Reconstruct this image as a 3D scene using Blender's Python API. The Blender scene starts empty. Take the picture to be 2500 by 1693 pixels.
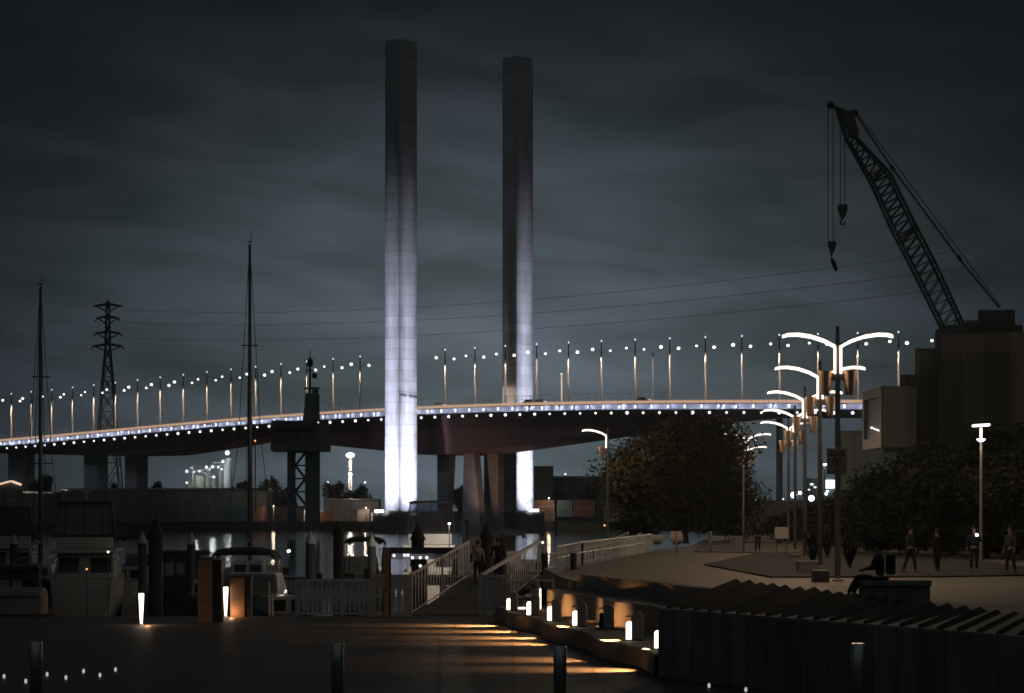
import bpy, bmesh, math, random
from mathutils import Vector, Matrix
R = math.radians
PI = math.pi
random.seed(7)
scene = bpy.context.scene
COL = scene.collection

# ------------------------------------------------------------------ camera
F = 5800.0          # focal length in photo pixels (2500 wide)
CX, HY = 1250.0, 1247.0   # principal column, horizon row
CZ = 2.4            # eye height above the plaza
cam_d = bpy.data.cameras.new("camera")
cam_d.sensor_width = 36.0
cam_d.lens = F / 2500.0 * 36.0
cam_d.shift_y = (HY - 846.5) / 2500.0
cam_d.clip_start = 0.5
cam_d.clip_end = 20000
cam = bpy.data.objects.new("camera", cam_d)
cam.location = (0, 0, CZ)
cam.rotation_euler = (R(90), 0, 0)
COL.objects.link(cam)
scene.camera = cam

# ------------------------------------------------------------------ exposure
scene.view_settings.view_transform = 'Standard'
scene.view_settings.look = 'None'
scene.view_settings.exposure = 0.0
scene.view_settings.gamma = 1.0
scene.render.engine = 'CYCLES'
scene.cycles.use_light_tree = True
scene.cycles.max_bounces = 5
scene.cycles.diffuse_bounces = 2
scene.cycles.glossy_bounces = 3
scene.cycles.transparent_max_bounces = 6
scene.cycles.sample_clamp_indirect = 3.0
scene.cycles.caustics_reflective = False
scene.cycles.caustics_refractive = False
scene.cycles.use_denoising = True
scene.cycles.use_adaptive_sampling = False
scene.cycles.pixel_filter_type = 'BLACKMAN_HARRIS'
scene.cycles.filter_width = 1.7

# ------------------------------------------------------------------ night sky with clouds lit by the city
world = bpy.data.worlds.new("World")
scene.world = world
world.use_nodes = True
wn, wl = world.node_tree.nodes, world.node_tree.links
wn.clear()
def N(t, **kw):
    n = wn.new(t)
    for k, v in kw.items(): setattr(n, k, v)
    return n
def mth(op, a, b=None, c=None, clamp=False):
    n = N('ShaderNodeMath', operation=op); n.use_clamp = clamp
    for i, v in enumerate((a, b, c)):
        if v is None: continue
        if isinstance(v, (int, float)): n.inputs[i].default_value = v
        else: wl.new(v, n.inputs[i])
    return n.outputs[0]
w_out = N('ShaderNodeOutputWorld'); w_bg = N('ShaderNodeBackground')
tc = N('ShaderNodeTexCoord'); sep = N('ShaderNodeSeparateXYZ')
wl.new(tc.outputs['Generated'], sep.inputs[0])
dx, dy, dz = sep.outputs
az = mth('ARCTAN2', dx, dy)                 # 0 = towards the bridge
el = mth('ARCSINE', dz)
comb = N('ShaderNodeCombineXYZ')
wl.new(mth('MULTIPLY', az, 9.0), comb.inputs[0])
wl.new(mth('ADD', mth('MULTIPLY', el, 34.0), mth('MULTIPLY', az, 3.0)), comb.inputs[1])
def noise(scale, detail, rough, off, dist=0.0):
    n = N('ShaderNodeTexNoise'); n.inputs['Scale'].default_value = scale
    n.inputs['Detail'].default_value = detail; n.inputs['Roughness'].default_value = rough
    n.inputs['Distortion'].default_value = dist
    m = N('ShaderNodeMapping'); m.inputs['Location'].default_value = off
    wl.new(comb.outputs[0], m.inputs[0]); wl.new(m.outputs[0], n.inputs['Vector'])
    return n.outputs['Fac']
n1 = noise(1.1, 4, .5, (3.1, 1.7, 0), .5)
n2 = noise(2.1, 5, .6, (9.3, 4.2, 2), .3)
# city glow on the clouds: strongest low over the bridge, gone above ~11 degrees and to the sides
ga = mth('POWER', mth('DIVIDE', mth('SUBTRACT', az, -0.01), 0.155), 2.0)
ge = mth('POWER', mth('DIVIDE', mth('MAXIMUM', mth('SUBTRACT', el, 0.055), 0.0), 0.090), 2.0)
glow = mth('EXPONENT', mth('MULTIPLY', mth('ADD', ga, ge), -0.9))
band = mth('ADD', mth('MULTIPLY', n1, 1.1), mth('MULTIPLY', n2, 0.35))
band = mth('SUBTRACT', band, 0.22, clamp=True)
lum = mth('ADD', mth('MULTIPLY', glow, mth('ADD', 0.55, mth('MULTIPLY', band, 1.75))), 0.075)
# the lit city behind the viewer and the cloud deck overhead
back = N('ShaderNodeMapRange'); back.inputs['From Min'].default_value = 0.2; back.inputs['From Max'].default_value = -0.7; back.inputs['To Max'].default_value = .42
wl.new(dy, back.inputs['Value'])
over = N('ShaderNodeMapRange'); over.inputs['From Min'].default_value = 0.30; over.inputs['From Max'].default_value = 0.8; over.inputs['To Max'].default_value = .22
wl.new(dz, over.inputs['Value'])
amb = mth('ADD', back.outputs[0], over.outputs[0])
tint = N('ShaderNodeMix', data_type='RGBA')
tint.inputs['A'].default_value = (0.060, 0.082, 0.088, 1)
tint.inputs['B'].default_value = (0.073, 0.093, 0.113, 1)
tr = N('ShaderNodeMapRange'); tr.inputs['From Min'].default_value = .36; tr.inputs['From Max'].default_value = .62
wl.new(n1, tr.inputs['Value']); wl.new(tr.outputs[0], tint.inputs['Factor'])
mul = N('ShaderNodeVectorMath', operation='SCALE')
wl.new(tint.outputs['Result'], mul.inputs[0]); wl.new(lum, mul.inputs['Scale'])
neu = N('ShaderNodeVectorMath', operation='SCALE'); neu.inputs[0].default_value = (.055, .066, .070); wl.new(amb, neu.inputs['Scale'])
tot = N('ShaderNodeVectorMath', operation='ADD'); wl.new(mul.outputs[0], tot.inputs[0]); wl.new(neu.outputs[0], tot.inputs[1])
wl.new(tot.outputs[0], w_bg.inputs['Color']); w_bg.inputs['Strength'].default_value = 1.0
wl.new(w_bg.outputs[0], w_out.inputs[0])

# ------------------------------------------------------------------ helpers
def PX(x, y, Y):
    """photo pixel at depth Y -> world point"""
    return Vector(((x - CX) / F * Y, Y, CZ + (HY - y) / F * Y))
def XP(x, Y): return (x - CX) / F * Y
def ZP(y, Y): return CZ + (HY - y) / F * Y

class MB:
    def __init__(self): self.v = []; self.f = []
    def add(self, vs, fs):
        b = len(self.v); self.v += [Vector(p) for p in vs]
        self.f += [tuple(i + b for i in q) for q in fs]; return self
    def box(self, c, s, rz=0.0, m=None):
        hx, hy, hz = s[0] / 2, s[1] / 2, s[2] / 2
        M = (m or Matrix.Rotation(rz, 4, 'Z'))
        ps = [Vector(c) + M @ Vector((x * hx, y * hy, z * hz)) for z in (-1, 1) for y in (-1, 1) for x in (-1, 1)]
        return self.add(ps, [(0, 2, 3, 1), (4, 5, 7, 6), (0, 1, 5, 4), (2, 6, 7, 3), (0, 4, 6, 2), (1, 3, 7, 5)])
    def bb(self, a, b):
        return self.box([(p + q) / 2 for p, q in zip(a, b)], [abs(q - p) for p, q in zip(a, b)])
    def tube(self, pts, r, n=8, caps=True):
        pts = [Vector(p) for p in pts]; k = len(pts)
        rs = r if isinstance(r, (list, tuple)) else [r] * k
        vs = []; fs = []
        up = None
        for i, p in enumerate(pts):
            d = (pts[min(i + 1, k - 1)] - pts[max(i - 1, 0)]).normalized()
            if up is None:
                up = Vector((0, 0, 1)) if abs(d.z) < .9 else Vector((1, 0, 0))
            a = d.cross(up).normalized(); b = d.cross(a).normalized(); up = a.cross(d).normalized() if a.cross(d).length > 1e-6 else up
            for j in range(n):
                t = 2 * PI * j / n
                vs.append(p + (a * math.cos(t) + b * math.sin(t)) * rs[i])
        for i in range(k - 1):
            for j in range(n):
                q = (j + 1) % n
                fs.append((i * n + j, i * n + q, (i + 1) * n + q, (i + 1) * n + j))
        if caps:
            fs.append(tuple(range(n - 1, -1, -1))); fs.append(tuple((k - 1) * n + j for j in range(n)))
        return self.add(vs, fs)
    def lathe(self, prof, n=16, c=(0, 0, 0)):
        vs = []; fs = []; c = Vector(c)
        for (r, z) in prof:
            for j in range(n):
                t = 2 * PI * j / n
                vs.append(c + Vector((r * math.cos(t), r * math.sin(t), z)))
        for i in range(len(prof) - 1):
            for j in range(n):
                q = (j + 1) % n
                fs.append((i * n + j, i * n + q, (i + 1) * n + q, (i + 1) * n + j))
        fs.append(tuple(range(n - 1, -1, -1))); fs.append(tuple((len(prof) - 1) * n + j for j in range(n)))
        return self.add(vs, fs)
    def ball(self, c, r, n=10, m=6, sc=(1, 1, 1)):
        vs = [Vector(c) + Vector((0, 0, -r * sc[2]))]; fs = []
        for i in range(1, m):
            p = -PI / 2 + PI * i / m
            for j in range(n):
                t = 2 * PI * j / n
                vs.append(Vector(c) + Vector((r * sc[0] * math.cos(p) * math.cos(t), r * sc[1] * math.cos(p) * math.sin(t), r * sc[2] * math.sin(p))))
        vs.append(Vector(c) + Vector((0, 0, r * sc[2])))
        for j in range(n): fs.append((0, 1 + (j + 1) % n, 1 + j))
        for i in range(m - 2):
            for j in range(n):
                q = (j + 1) % n
                fs.append((1 + i * n + j, 1 + i * n + q, 1 + (i + 1) * n + q, 1 + (i + 1) * n + j))
        l = len(vs) - 1
        for j in range(n): fs.append((l, 1 + (m - 2) * n + j, 1 + (m - 2) * n + (j + 1) % n))
        return self.add(vs, fs)
    def prism(self, poly, z0, z1):
        """vertical prism over an XY polygon (counter-clockwise)"""
        n = len(poly)
        a = sum(poly[i][0] * poly[(i + 1) % n][1] - poly[(i + 1) % n][0] * poly[i][1] for i in range(n))
        if a < 0: poly = poly[::-1]
        vs = [(p[0], p[1], z0) for p in poly] + [(p[0], p[1], z1) for p in poly]
        fs = [tuple(range(n - 1, -1, -1)), tuple(range(n, 2 * n))]
        fs += [(i, (i + 1) % n, n + (i + 1) % n, n + i) for i in range(n)]
        return self.add(vs, fs)
    def loft(self, rings, closed=True, caps=True):
        n = len(rings[0]); vs = [p for r in rings for p in r]; fs = []
        for i in range(len(rings) - 1):
            for j in range(n if closed else n - 1):
                q = (j + 1) % n
                fs.append((i * n + j, i * n + q, (i + 1) * n + q, (i + 1) * n + j))
        if caps and closed:
            fs.append(tuple(range(n - 1, -1, -1))); fs.append(tuple((len(rings) - 1) * n + j for j in range(n)))
        return self.add(vs, fs)

def obj(name, mb, mat, parent=None, loc=None, world=False, smooth=False, bevel=0.0):
    """ONE mesh object. world=True: vertices are world coordinates, re-based on the parent / first vertex."""
    me = bpy.data.meshes.new(name)
    off = Vector((0, 0, 0))
    if world and parent is not None:
        p = parent
        while p is not None: off = off + p.location; p = p.parent
    vs = [v - off for v in mb.v]
    me.from_pydata([tuple(v) for v in vs], [], mb.f)
    bm = bmesh.new(); bm.from_mesh(me)
    bmesh.ops.recalc_face_normals(bm, faces=bm.faces)
    bm.to_mesh(me); bm.free()
    if smooth:
        for p in me.polygons: p.use_smooth = True
    me.materials.append(mat)
    o = bpy.data.objects.new(name, me); COL.objects.link(o)
    if parent is not None: o.parent = parent
    if loc is not None: o.location = loc
    if bevel:
        b = o.modifiers.new('bevel', 'BEVEL'); b.width = bevel; b.segments = 2; b.limit_method = 'ANGLE'
    return o
def thing(name, label, cat, loc=(0, 0, 0), rz=0.0, group=None):
    o = bpy.data.objects.new(name, None); COL.objects.link(o)
    o.empty_display_size = .2
    o.location = loc; o.rotation_euler = (0, 0, rz)
    return tag(o, label, cat, group)
def tag(o, label, cat, group=None, kind=None):
    if label: o['label'] = label
    if cat: o['category'] = cat
    if group: o['group'] = group
    if kind: o['kind'] = kind
    return o
def struct(name, mb, mat, **k):
    o = obj(name, mb, mat, **k); o['kind'] = 'structure'; return o
def dup(root, loc, rz=None, label=None, group=None, scale=None):
    r = root.copy(); COL.objects.link(r); r.location = loc
    if rz is not None: r.rotation_euler = (0, 0, rz)
    if scale: r.scale = scale
    if label: r['label'] = label
    if group: r['group'] = group
    for ch in list(root.children):
        c = ch.copy(); COL.objects.link(c); c.parent = r
        for g in ch.children:
            d = g.copy(); COL.objects.link(d); d.parent = c
    return r
ORD = ['first', 'second', 'third', 'fourth', 'fifth', 'sixth', 'seventh', 'eighth', 'ninth', 'tenth', 'eleventh', 'twelfth', 'thirteenth',
       'fourteenth', 'fifteenth', 'sixteenth', 'seventeenth', 'eighteenth', 'nineteenth', 'twentieth', 'twenty-first', 'twenty-second']

# ------------------------------------------------------------------ materials
def nodes_of(name):
    m = bpy.data.materials.new(name); m.use_nodes = True
    nt = m.node_tree; nt.nodes.clear()
    return m, nt.nodes, nt.links
def mat(name, col, rough=.6, metal=0.0, var=.25, scale=3.0, bump=.15, stretch=(1, 1, 1), spec=.4, bscale=None):
    m, n, l = nodes_of(name)
    o = n.new('ShaderNodeOutputMaterial'); b = n.new('ShaderNodeBsdfPrincipled')
    l.new(b.outputs[0], o.inputs[0])
    t = n.new('ShaderNodeTexCoord'); mp = n.new('ShaderNodeMapping'); mp.inputs['Scale'].default_value = stretch
    l.new(t.outputs['Object'], mp.inputs[0])
    ns = n.new('ShaderNodeTexNoise'); ns.inputs['Scale'].default_value = scale; ns.inputs['Detail'].default_value = 5
    ns.inputs['Roughness'].default_value = .6
    l.new(mp.outputs[0], ns.inputs['Vector'])
    cr = n.new('ShaderNodeValToRGB')
    cr.color_ramp.elements[0].position = .3; cr.color_ramp.elements[1].position = .72
    cr.color_ramp.elements[0].color = (*[c * (1 - var) for c in col], 1)
    cr.color_ramp.elements[1].color = (*[min(1, c * (1 + var)) for c in col], 1)
    l.new(ns.outputs['Fac'], cr.inputs[0]); l.new(cr.outputs[0], b.inputs['Base Color'])
    rr = n.new('ShaderNodeMapRange'); rr.inputs['To Min'].default_value = max(.02, rough - .1); rr.inputs['To Max'].default_value = min(1, rough + .12)
    l.new(ns.outputs['Fac'], rr.inputs['Value']); l.new(rr.outputs[0], b.inputs['Roughness'])
    b.inputs['Metallic'].default_value = metal
    b.inputs['Specular IOR Level'].default_value = spec
    if bump:
        n2 = n.new('ShaderNodeTexNoise'); n2.inputs['Scale'].default_value = bscale or scale * 6; n2.inputs['Detail'].default_value = 4
        l.new(mp.outputs[0], n2.inputs['Vector'])
        bp = n.new('ShaderNodeBump'); bp.inputs['Strength'].default_value = bump; bp.inputs['Distance'].default_value = .02
        l.new(n2.outputs['Fac'], bp.inputs['Height']); l.new(bp.outputs[0], b.inputs['Normal'])
    m['bsdf'] = b.name
    return m
def emit(name, col, strength):
    m, n, l = nodes_of(name)
    o = n.new('ShaderNodeOutputMaterial'); e = n.new('ShaderNodeEmission')
    e.inputs['Color'].default_value = (*col, 1); e.inputs['Strength'].default_value = strength
    l.new(e.outputs[0], o.inputs[0]); return m
def stripes(m, axis, period, width, dark=.45, jitter=0.0):
    """joint lines: darkens base colour in thin grooves along an object axis (panel joints, board gaps)"""
    nt = m.node_tree; n, l = nt.nodes, nt.links
    b = n[m['bsdf']]
    src = b.inputs['Base Color'].links[0].from_socket
    t = n.new('ShaderNodeTexCoord'); s = n.new('ShaderNodeSeparateXYZ'); l.new(t.outputs['Object'], s.inputs[0])
    d = n.new('ShaderNodeMath'); d.operation = 'DIVIDE'; d.inputs[1].default_value = period; l.new(s.outputs[axis], d.inputs[0])
    fr = n.new('ShaderNodeMath'); fr.operation = 'FRACT'; l.new(d.outputs[0], fr.inputs[0])
    lt = n.new('ShaderNodeMath'); lt.operation = 'LESS_THAN'; lt.inputs[1].default_value = width / period; l.new(fr.outputs[0], lt.inputs[0])
    fl = n.new('ShaderNodeMath'); fl.operation = 'FLOOR'; l.new(d.outputs[0], fl.inputs[0])
    wn_ = n.new('ShaderNodeTexWhiteNoise'); wn_.noise_dimensions = '1D'; l.new(fl.outputs[0], wn_.inputs['W'])
    mr = n.new('ShaderNodeMapRange'); mr.inputs['To Min'].default_value = 1 - jitter; mr.inputs['To Max'].default_value = 1 + jitter
    l.new(wn_.outputs['Value'], mr.inputs['Value'])
    k = n.new('ShaderNodeMath'); k.operation = 'MULTIPLY_ADD'; k.inputs[1].default_value = -(1 - dark); l.new(lt.outputs[0], k.inputs[0]); k.inputs[2].default_value = 1
    k2 = n.new('ShaderNodeMath'); k2.operation = 'MULTIPLY'; l.new(k.outputs[0], k2.inputs[0]); l.new(mr.outputs[0], k2.inputs[1])
    mx = n.new('ShaderNodeVectorMath'); mx.operation = 'SCALE'; l.new(src, mx.inputs[0]); l.new(k2.outputs[0], mx.inputs['Scale'])
    l.new(mx.outputs[0], b.inputs['Base Color'])
    return m

M = {}
M['tower'] = stripes(mat('tower_concrete', (.48, .48, .50), .75, scale=.5, var=.2, bump=.15, bscale=3, stretch=(1, 1, .12)), 2, 3.2, .26, .72, .11)
M['concrete'] = mat('concrete', (.30, .29, .28), .8, scale=1.2, var=.22)
M['concrete_far'] = mat('weathered_concrete', (.27, .26, .25), .85, scale=.12, var=.3, bump=.1, bscale=2)
M['girder'] = mat('oxide_red_concrete', (.098, .044, .036), .85, scale=.15, var=.35, stretch=(1, 1, .4), bump=.1, bscale=2)
M['fascia'] = mat('pale_fascia_paint', (.55, .56, .6), .6, scale=.3, var=.12, bump=.05)
M['asphalt'] = mat('asphalt', (.05, .05, .052), .85, scale=2, var=.25)
M['paving'] = stripes(stripes(mat('plaza_paving', (.135, .113, .096), .75, scale=.5, var=.3, bump=.2, bscale=14), 0, .9, .03, .55, .05), 1, .6, .03, .55, .09)
M['boards'] = stripes(stripes(mat('deck_boards', (.088, .084, .08), .55, scale=.55, var=.5, stretch=(.6, 1.6, 1), bump=.35, bscale=9), 0, 1.8, .05, .45, .10), 1, 2.4, .07, .45, .16)
M['grass'] = mat('grass', (.011, .014, .008), .95, scale=2, var=.45, bump=.6, bscale=30)
M['ledge'] = mat('terrace_concrete', (.25, .225, .20), .78, scale=1.1, var=.28, bump=.25)
M['planter'] = mat('planter_render', (.125, .115, .105), .85, scale=.6, var=.3)
M['hull_lit'] = mat('lit_white_gelcoat', (.62, .60, .57), .3, scale=.7, var=.12, bump=.03, spec=.5)  # paler gelcoat copy, the warm light on one cruiser put into its colour
M['bench'] = mat('dark_bench_timber', (.038, .040, .042), .9, scale=1.2, var=.4, stretch=(3, .4, 3), bump=.25, spec=.12)
M['darkwall'] = stripes(mat('dark_render_wall', (.20, .18, .165), .8, scale=.8, var=.35, stretch=(2, 2, .5)), 0, .32, .02, .55, .14)
M['steel'] = mat('brushed_steel', (.6, .61, .62), .28, .9, scale=6, var=.12, stretch=(8, 8, .4), bump=.05)
M['pole'] = mat('grey_pole_paint', (.28, .26, .25), .45, .3, scale=3, var=.15, bump=.05)
M['pole_far'] = mat('pale_mast_paint', (.72, .66, .60), .5, scale=.5, var=.12, bump=.0)
M['dark'] = mat('black_paint', (.018, .018, .02), .5, scale=3, var=.3, bump=.1)
M['cranepaint'] = mat('dull_crane_paint', (.05, .055, .058), .6, scale=.6, var=.3, bump=.05)
M['pile'] = mat('tarred_pile', (.03, .03, .03), .8, scale=2, var=.4, stretch=(2, 2, .5), bump=.4)
M['cap'] = mat('pale_pile_cap', (.22, .23, .23), .6, scale=4, var=.2)
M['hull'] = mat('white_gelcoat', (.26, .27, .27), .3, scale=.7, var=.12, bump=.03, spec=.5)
M['hull_dark'] = mat('navy_gelcoat', (.03, .035, .05), .25, scale=.8, var=.2, bump=.02, spec=.5)
M['canvas'] = mat('dark_canvas', (.02, .022, .028), .9, scale=4, var=.3, bump=.2)
M['teak'] = mat('teak', (.20, .13, .08), .6, scale=2, var=.3)
M['pontoon'] = mat('pontoon_planks', (.12, .115, .11), .8, scale=1.5, var=.3)
M['alu'] = mat('aluminium_mast', (.10, .10, .105), .4, .6, scale=2, var=.2, bump=.03)
M['rope'] = mat('wire_rope', (.02, .02, .02), .7, scale=5, var=.2, bump=0)
M['panel'] = mat('rust_brown_panel', (.27, .17, .10), .6, scale=2.2, var=.3, bump=.15)
M['sign_lit'] = mat('orange_lit_sign', (.70, .33, .15), .55, scale=3, var=.12, bump=.05)  # column face, the bollards' orange light put into its base colour
M['sign_pale'] = mat('pale_sign_face', (.36, .31, .28), .5, scale=6, var=.15, bump=.05)
M['ink'] = mat('sign_ink', (.015, .013, .012), .6, scale=9, var=.2, bump=0)
M['picket'] = mat('galvanised_pickets', (.58, .575, .565), .5, .1, scale=3, var=.25)
M['warehouse'] = stripes(mat('warehouse_cladding', (.20, .205, .205), .7, scale=.15, var=.35, bump=.05), 0, 2.4, .25, .6, .15)
M['brickfar'] = mat('brown_cladding', (.20, .14, .11), .8, scale=.2, var=.3, bump=.05)
M['container_rust'] = mat('container_rust', (.19, .085, .05), .65, scale=.5, var=.3, bump=.1)
M['container_teal'] = mat('container_teal', (.08, .17, .18), .6, scale=.5, var=.25, bump=.1)
M['building'] = stripes(mat('charcoal_cladding', (.075, .072, .07), .7, scale=.4, var=.35, bump=.1, stretch=(1, 1, .3)), 0, 1.9, .12, .55, .22)
M['building_trim'] = mat('grey_green_frame', (.14, .16, .16), .6, scale=.6, var=.2, bump=.1)
M['tealwall'] = stripes(mat('pale_teal_wall', (.19, .24, .25), .6, scale=.3, var=.2, bump=.05), 0, 1.5, .12, .6, .1)
M['glass'] = mat('dark_glass', (.012, .015, .018), .06, scale=1, var=.3, bump=.01, spec=.6)
M['tinted'] = mat('tinted_glazing', (.02, .018, .018), .35, scale=.5, var=.4, bump=.02, spec=.12)
M['bark'] = mat('bark', (.07, .055, .045), .9, scale=3, var=.4, stretch=(2, 2, .4), bump=.6)
M['skin'] = mat('skin', (.32, .19, .13), .55, scale=9, var=.1, bump=.03)
M['hair'] = mat('dark_hair', (.012, .01, .009), .6, scale=20, var=.3, bump=.2)
M['shirt_pink'] = mat('dusty_pink_shirt', (.42, .27, .23), .85, scale=8, var=.12, bump=.2)
M['navy'] = mat('navy_cloth', (.022, .026, .036), .85, scale=8, var=.2, bump=.2)
M['black_cloth'] = mat('black_cloth', (.014, .014, .016), .9, scale=8, var=.2, bump=.2)
M['grey_cloth'] = mat('grey_cloth', (.06, .06, .065), .9, scale=8, var=.2, bump=.2)
M['shoe'] = mat('shoe_leather', (.03, .028, .026), .6, scale=8, var=.2, bump=.1)
M['far_land'] = mat('far_bank_earth', (.05, .048, .045), .95, scale=.05, var=.3, bump=.1)
M['seabed'] = mat('near_ground', (.06, .055, .05), .95, scale=.4, var=.3, bump=.1)
def leafmat(name, col):
    m = mat(name, col, .7, scale=1.1, var=.55, bump=0, spec=.15)
    return m
M['leaf_fig'] = leafmat('fig_leaves', (.034, .030, .012))
M['leaf_dark'] = leafmat('dark_leaves', (.013, .015, .008))
M['leaf_far'] = leafmat('far_leaves', (.03, .035, .02))
# water
m, n, l = nodes_of('harbour_water'); M['water'] = m
o_ = n.new('ShaderNodeOutputMaterial'); b_ = n.new('ShaderNodeBsdfPrincipled'); l.new(b_.outputs[0], o_.inputs[0])
b_.inputs['Base Color'].default_value = (.006, .010, .011, 1); b_.inputs['Roughness'].default_value = .06
b_.inputs['IOR'].default_value = 1.33
t_ = n.new('ShaderNodeTexCoord'); mp_ = n.new('ShaderNodeMapping'); mp_.inputs['Scale'].default_value = (.55, 1.0, 1)
l.new(t_.outputs['Object'], mp_.inputs[0])
na = n.new('ShaderNodeTexNoise'); na.inputs['Scale'].default_value = .5; na.inputs['Detail'].default_value = 6; na.inputs['Roughness'].default_value = .62
l.new(mp_.outputs[0], na.inputs['Vector'])
bp_ = n.new('ShaderNodeBump'); bp_.inputs['Strength'].default_value = .35; bp_.inputs['Distance'].default_value = .2
l.new(na.outputs['Fac'], bp_.inputs['Height']); l.new(bp_.outputs[0], b_.inputs['Normal'])
# light sources
M['led'] = emit('warm_white_led', (1.0, .84, .68), 95)
M['street'] = emit('bridge_street_lamp', (1.0, .92, .82), 3)
M['beacon'] = emit('mast_top_light', (.72, .86, 1.0), 1.6)
M['strip'] = emit('amber_parapet_tube', (1.0, .64, .43), .56)
M['blue_led'] = emit('cool_fascia_led', (.78, .83, 1.0), 4)
M['soffit_led'] = emit('cool_soffit_led', (.84, .90, 1.0), 2.2)
M['flood'] = emit('white_flood', (.95, .96, 1.0), 4)
M['flood_warm'] = emit('plant_flood', (1.0, .93, .82), 5)
M['bollard_led'] = emit('bollard_warm_led', (1.0, .80, .58), 4.5)
M['wedge_led'] = emit('column_bollard_led', (1.0, .86, .72), 3.2)
M['stud'] = emit('stud_light_lens', (.80, .86, .92), .55)
M['amber_dot'] = emit('amber_marker', (1.0, .42, .12), 2.2)
M['red_dot'] = emit('red_marker', (1.0, .08, .05), 2.0)
M['gable'] = emit('gable_strip', (1.0, .70, .52), 1.0)
M['shop'] = emit('shop_lightbox', (.85, .95, 1.0), 1.6)
M['window_lit'] = emit('warm_cabin_window', (1.0, .55, .28), .22)
M['phone'] = emit('phone_torch', (.75, .85, 1.0), 14)
M['screen'] = mat('window_glow_tone', (.17, .20, .22), .3, scale=4, var=.2, bump=.05)  # matte tone put in for water and sky glow seen through the panes

# ================================================================== SETTING
WZ = -4.1
w = MB(); w.add([(-700, 60, WZ), (700, 60, WZ), (900, 800, WZ), (-900, 800, WZ)], [(0, 1, 2, 3)])
struct('water', w, M['water'])
g = MB()
g.add([(-6000, 788, -1.2), (6000, 788, -1.2), (9000, 12000, -1.2), (-9000, 12000, -1.2)], [(0, 1, 2, 3)])
g.add([(-6000, 788, -8), (6000, 788, -8), (6000, 788, -1.2), (-6000, 788, -1.2)], [(0, 1, 2, 3)])
struct('far_bank', g, M['far_land'])
g = MB(); g.add([(-6000, -400, -8.0), (6000, -400, -8.0), (6000, 800, -8.0), (-6000, 800, -8.0)], [(0, 1, 2, 3)])
struct('ground', g, M['seabed'])
# lower timber deck of the promenade, with its quay wall
DZ = -1.2
dk = [(-60, 5), (16, 5), (16, 46), (3.4, 51.5), (2.2, 80.6), (-1.0, 81.2), (-7.2, 81.2), (-14.2, 80.6), (-60, 80.0)]
d = MB(); d.prism(dk, DZ - .35, DZ); struct('promenade_deck', d, M['boards'])
q = MB(); q.prism([(x * .999, y - .25) for x, y in dk], -8, DZ - .36); struct('quay', q, M['concrete'])
# upper plaza
plz = [(2.4, 74.3), (1.2, 91), (2.7, 105), (8, 142), (12, 160), (30, 330), (190, 330), (190, 52), (13, 54.0), (9.8, 55.5), (6.5, 58.0), (4.95, 60.2)]
p = MB(); p.prism(plz, -.5, 0); struct('plaza', p, M['paving'])
q = MB(); q.prism([((x - 60) * .998 + 60, (y - 150) * .998 + 150) for x, y in plz], -8, -.504); struct('plaza_base', q, M['concrete'])
gb = MB(); gb.prism([(10.5, 137), (16, 131), (24, 128), (190, 120), (190, 329), (40, 329), (13, 165)], .004, .05); struct('garden_bed', gb, M['seabed'])
gr = MB()
gp = [(9.2, 84.5), (8.4, 104), (14, 134), (23, 134), (21, 88), (15, 85)]
gr.prism(gp, .004, .06); struct('lawn', gr, M['grass'])

# ================================================================== BRIDGE
import numpy as np
U = Vector((.7228, -.6911, 0)); C_ = Vector((.6911, .7228, 0))
def BP(i, off=0.0, z=0.0):
    p = Vector((-186.02 + 9.2017 * i, 882.73 - 8.7965 * i, z)) + C_ * off
    return p
def colx(i, off):
    p = BP(i, off); return CX + p.x / p.y * F
pxp = np.array([[-40, 1081], [28, 1071.7], [126, 1061], [229, 1050.6], [336, 1041], [448, 1031], [562, 1021.5], [686, 1013], [813, 1005], [879, 1001], [1085, 990.5], [1234, 985],
                [1389, 980.5], [1552, 977.5], [1721, 976], [1809, 976], [2094, 976], [2300, 977]])
ii = np.linspace(-3, 34, 60)
zz = [ZP(np.interp(colx(i, -16), pxp[:, 0], pxp[:, 1]), BP(i, -16).y) for i in ii]
cf = np.polyfit(ii, zz, 4)
def ZT(i): return float(np.polyval(cf, i))        # top of the parapet tube
sof = np.array([[-60, 1106], [0, 1108], [230, 1113], [358, 1111], [480, 1092], [600, 1072], [660, 1067], [720, 1074], [805, 1088], [937, 1101], [1017, 1111], [1085, 1111], [1190, 1099], [1300, 1083],
                [1456, 1060], [1640, 1034], [1800, 1017], [2100, 1017], [2400, 1020]])
def ZS(i): return ZP(float(np.interp(colx(i, -9), sof[:, 0], sof[:, 1])), BP(i, -9).y)
I0, I1 = -7, 37
ST = [I0 + k * .5 for k in range(int((I1 - I0) * 2) + 1)]
br = thing('road_bridge', 'long concrete road bridge with lit parapet crossing the harbour on tall piers', 'bridge', BP(18.5, 0, WZ))
def sweep(prof, st=ST):
    """prof(i) -> list of (offset, z)"""
    b = MB(); b.loft([[BP(i, o, z) for o, z in prof(i)] for i in st]); return b
obj('deck_slab', sweep(lambda i: [(-15.6, ZT(i) - 2.35), (15.6, ZT(i) - 2.35), (15.6, ZT(i) - 1.25), (-15.6, ZT(i) - 1.25)]), M['asphalt'], br, world=True)
obj('box_girder', sweep(lambda i: [(-9, ZS(i)), (9, ZS(i)), (10.5, ZT(i) - 2.36), (-10.5, ZT(i) - 2.36)]), M['girder'], br, world=True)
obj('fascia', sweep(lambda i: [(-16.0, ZT(i) - 2.45), (-15.61, ZT(i) - 2.45), (-15.61, ZT(i) - 1.0), (-16.0, ZT(i) - 1.0)]), M['fascia'], br, world=True)
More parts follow.
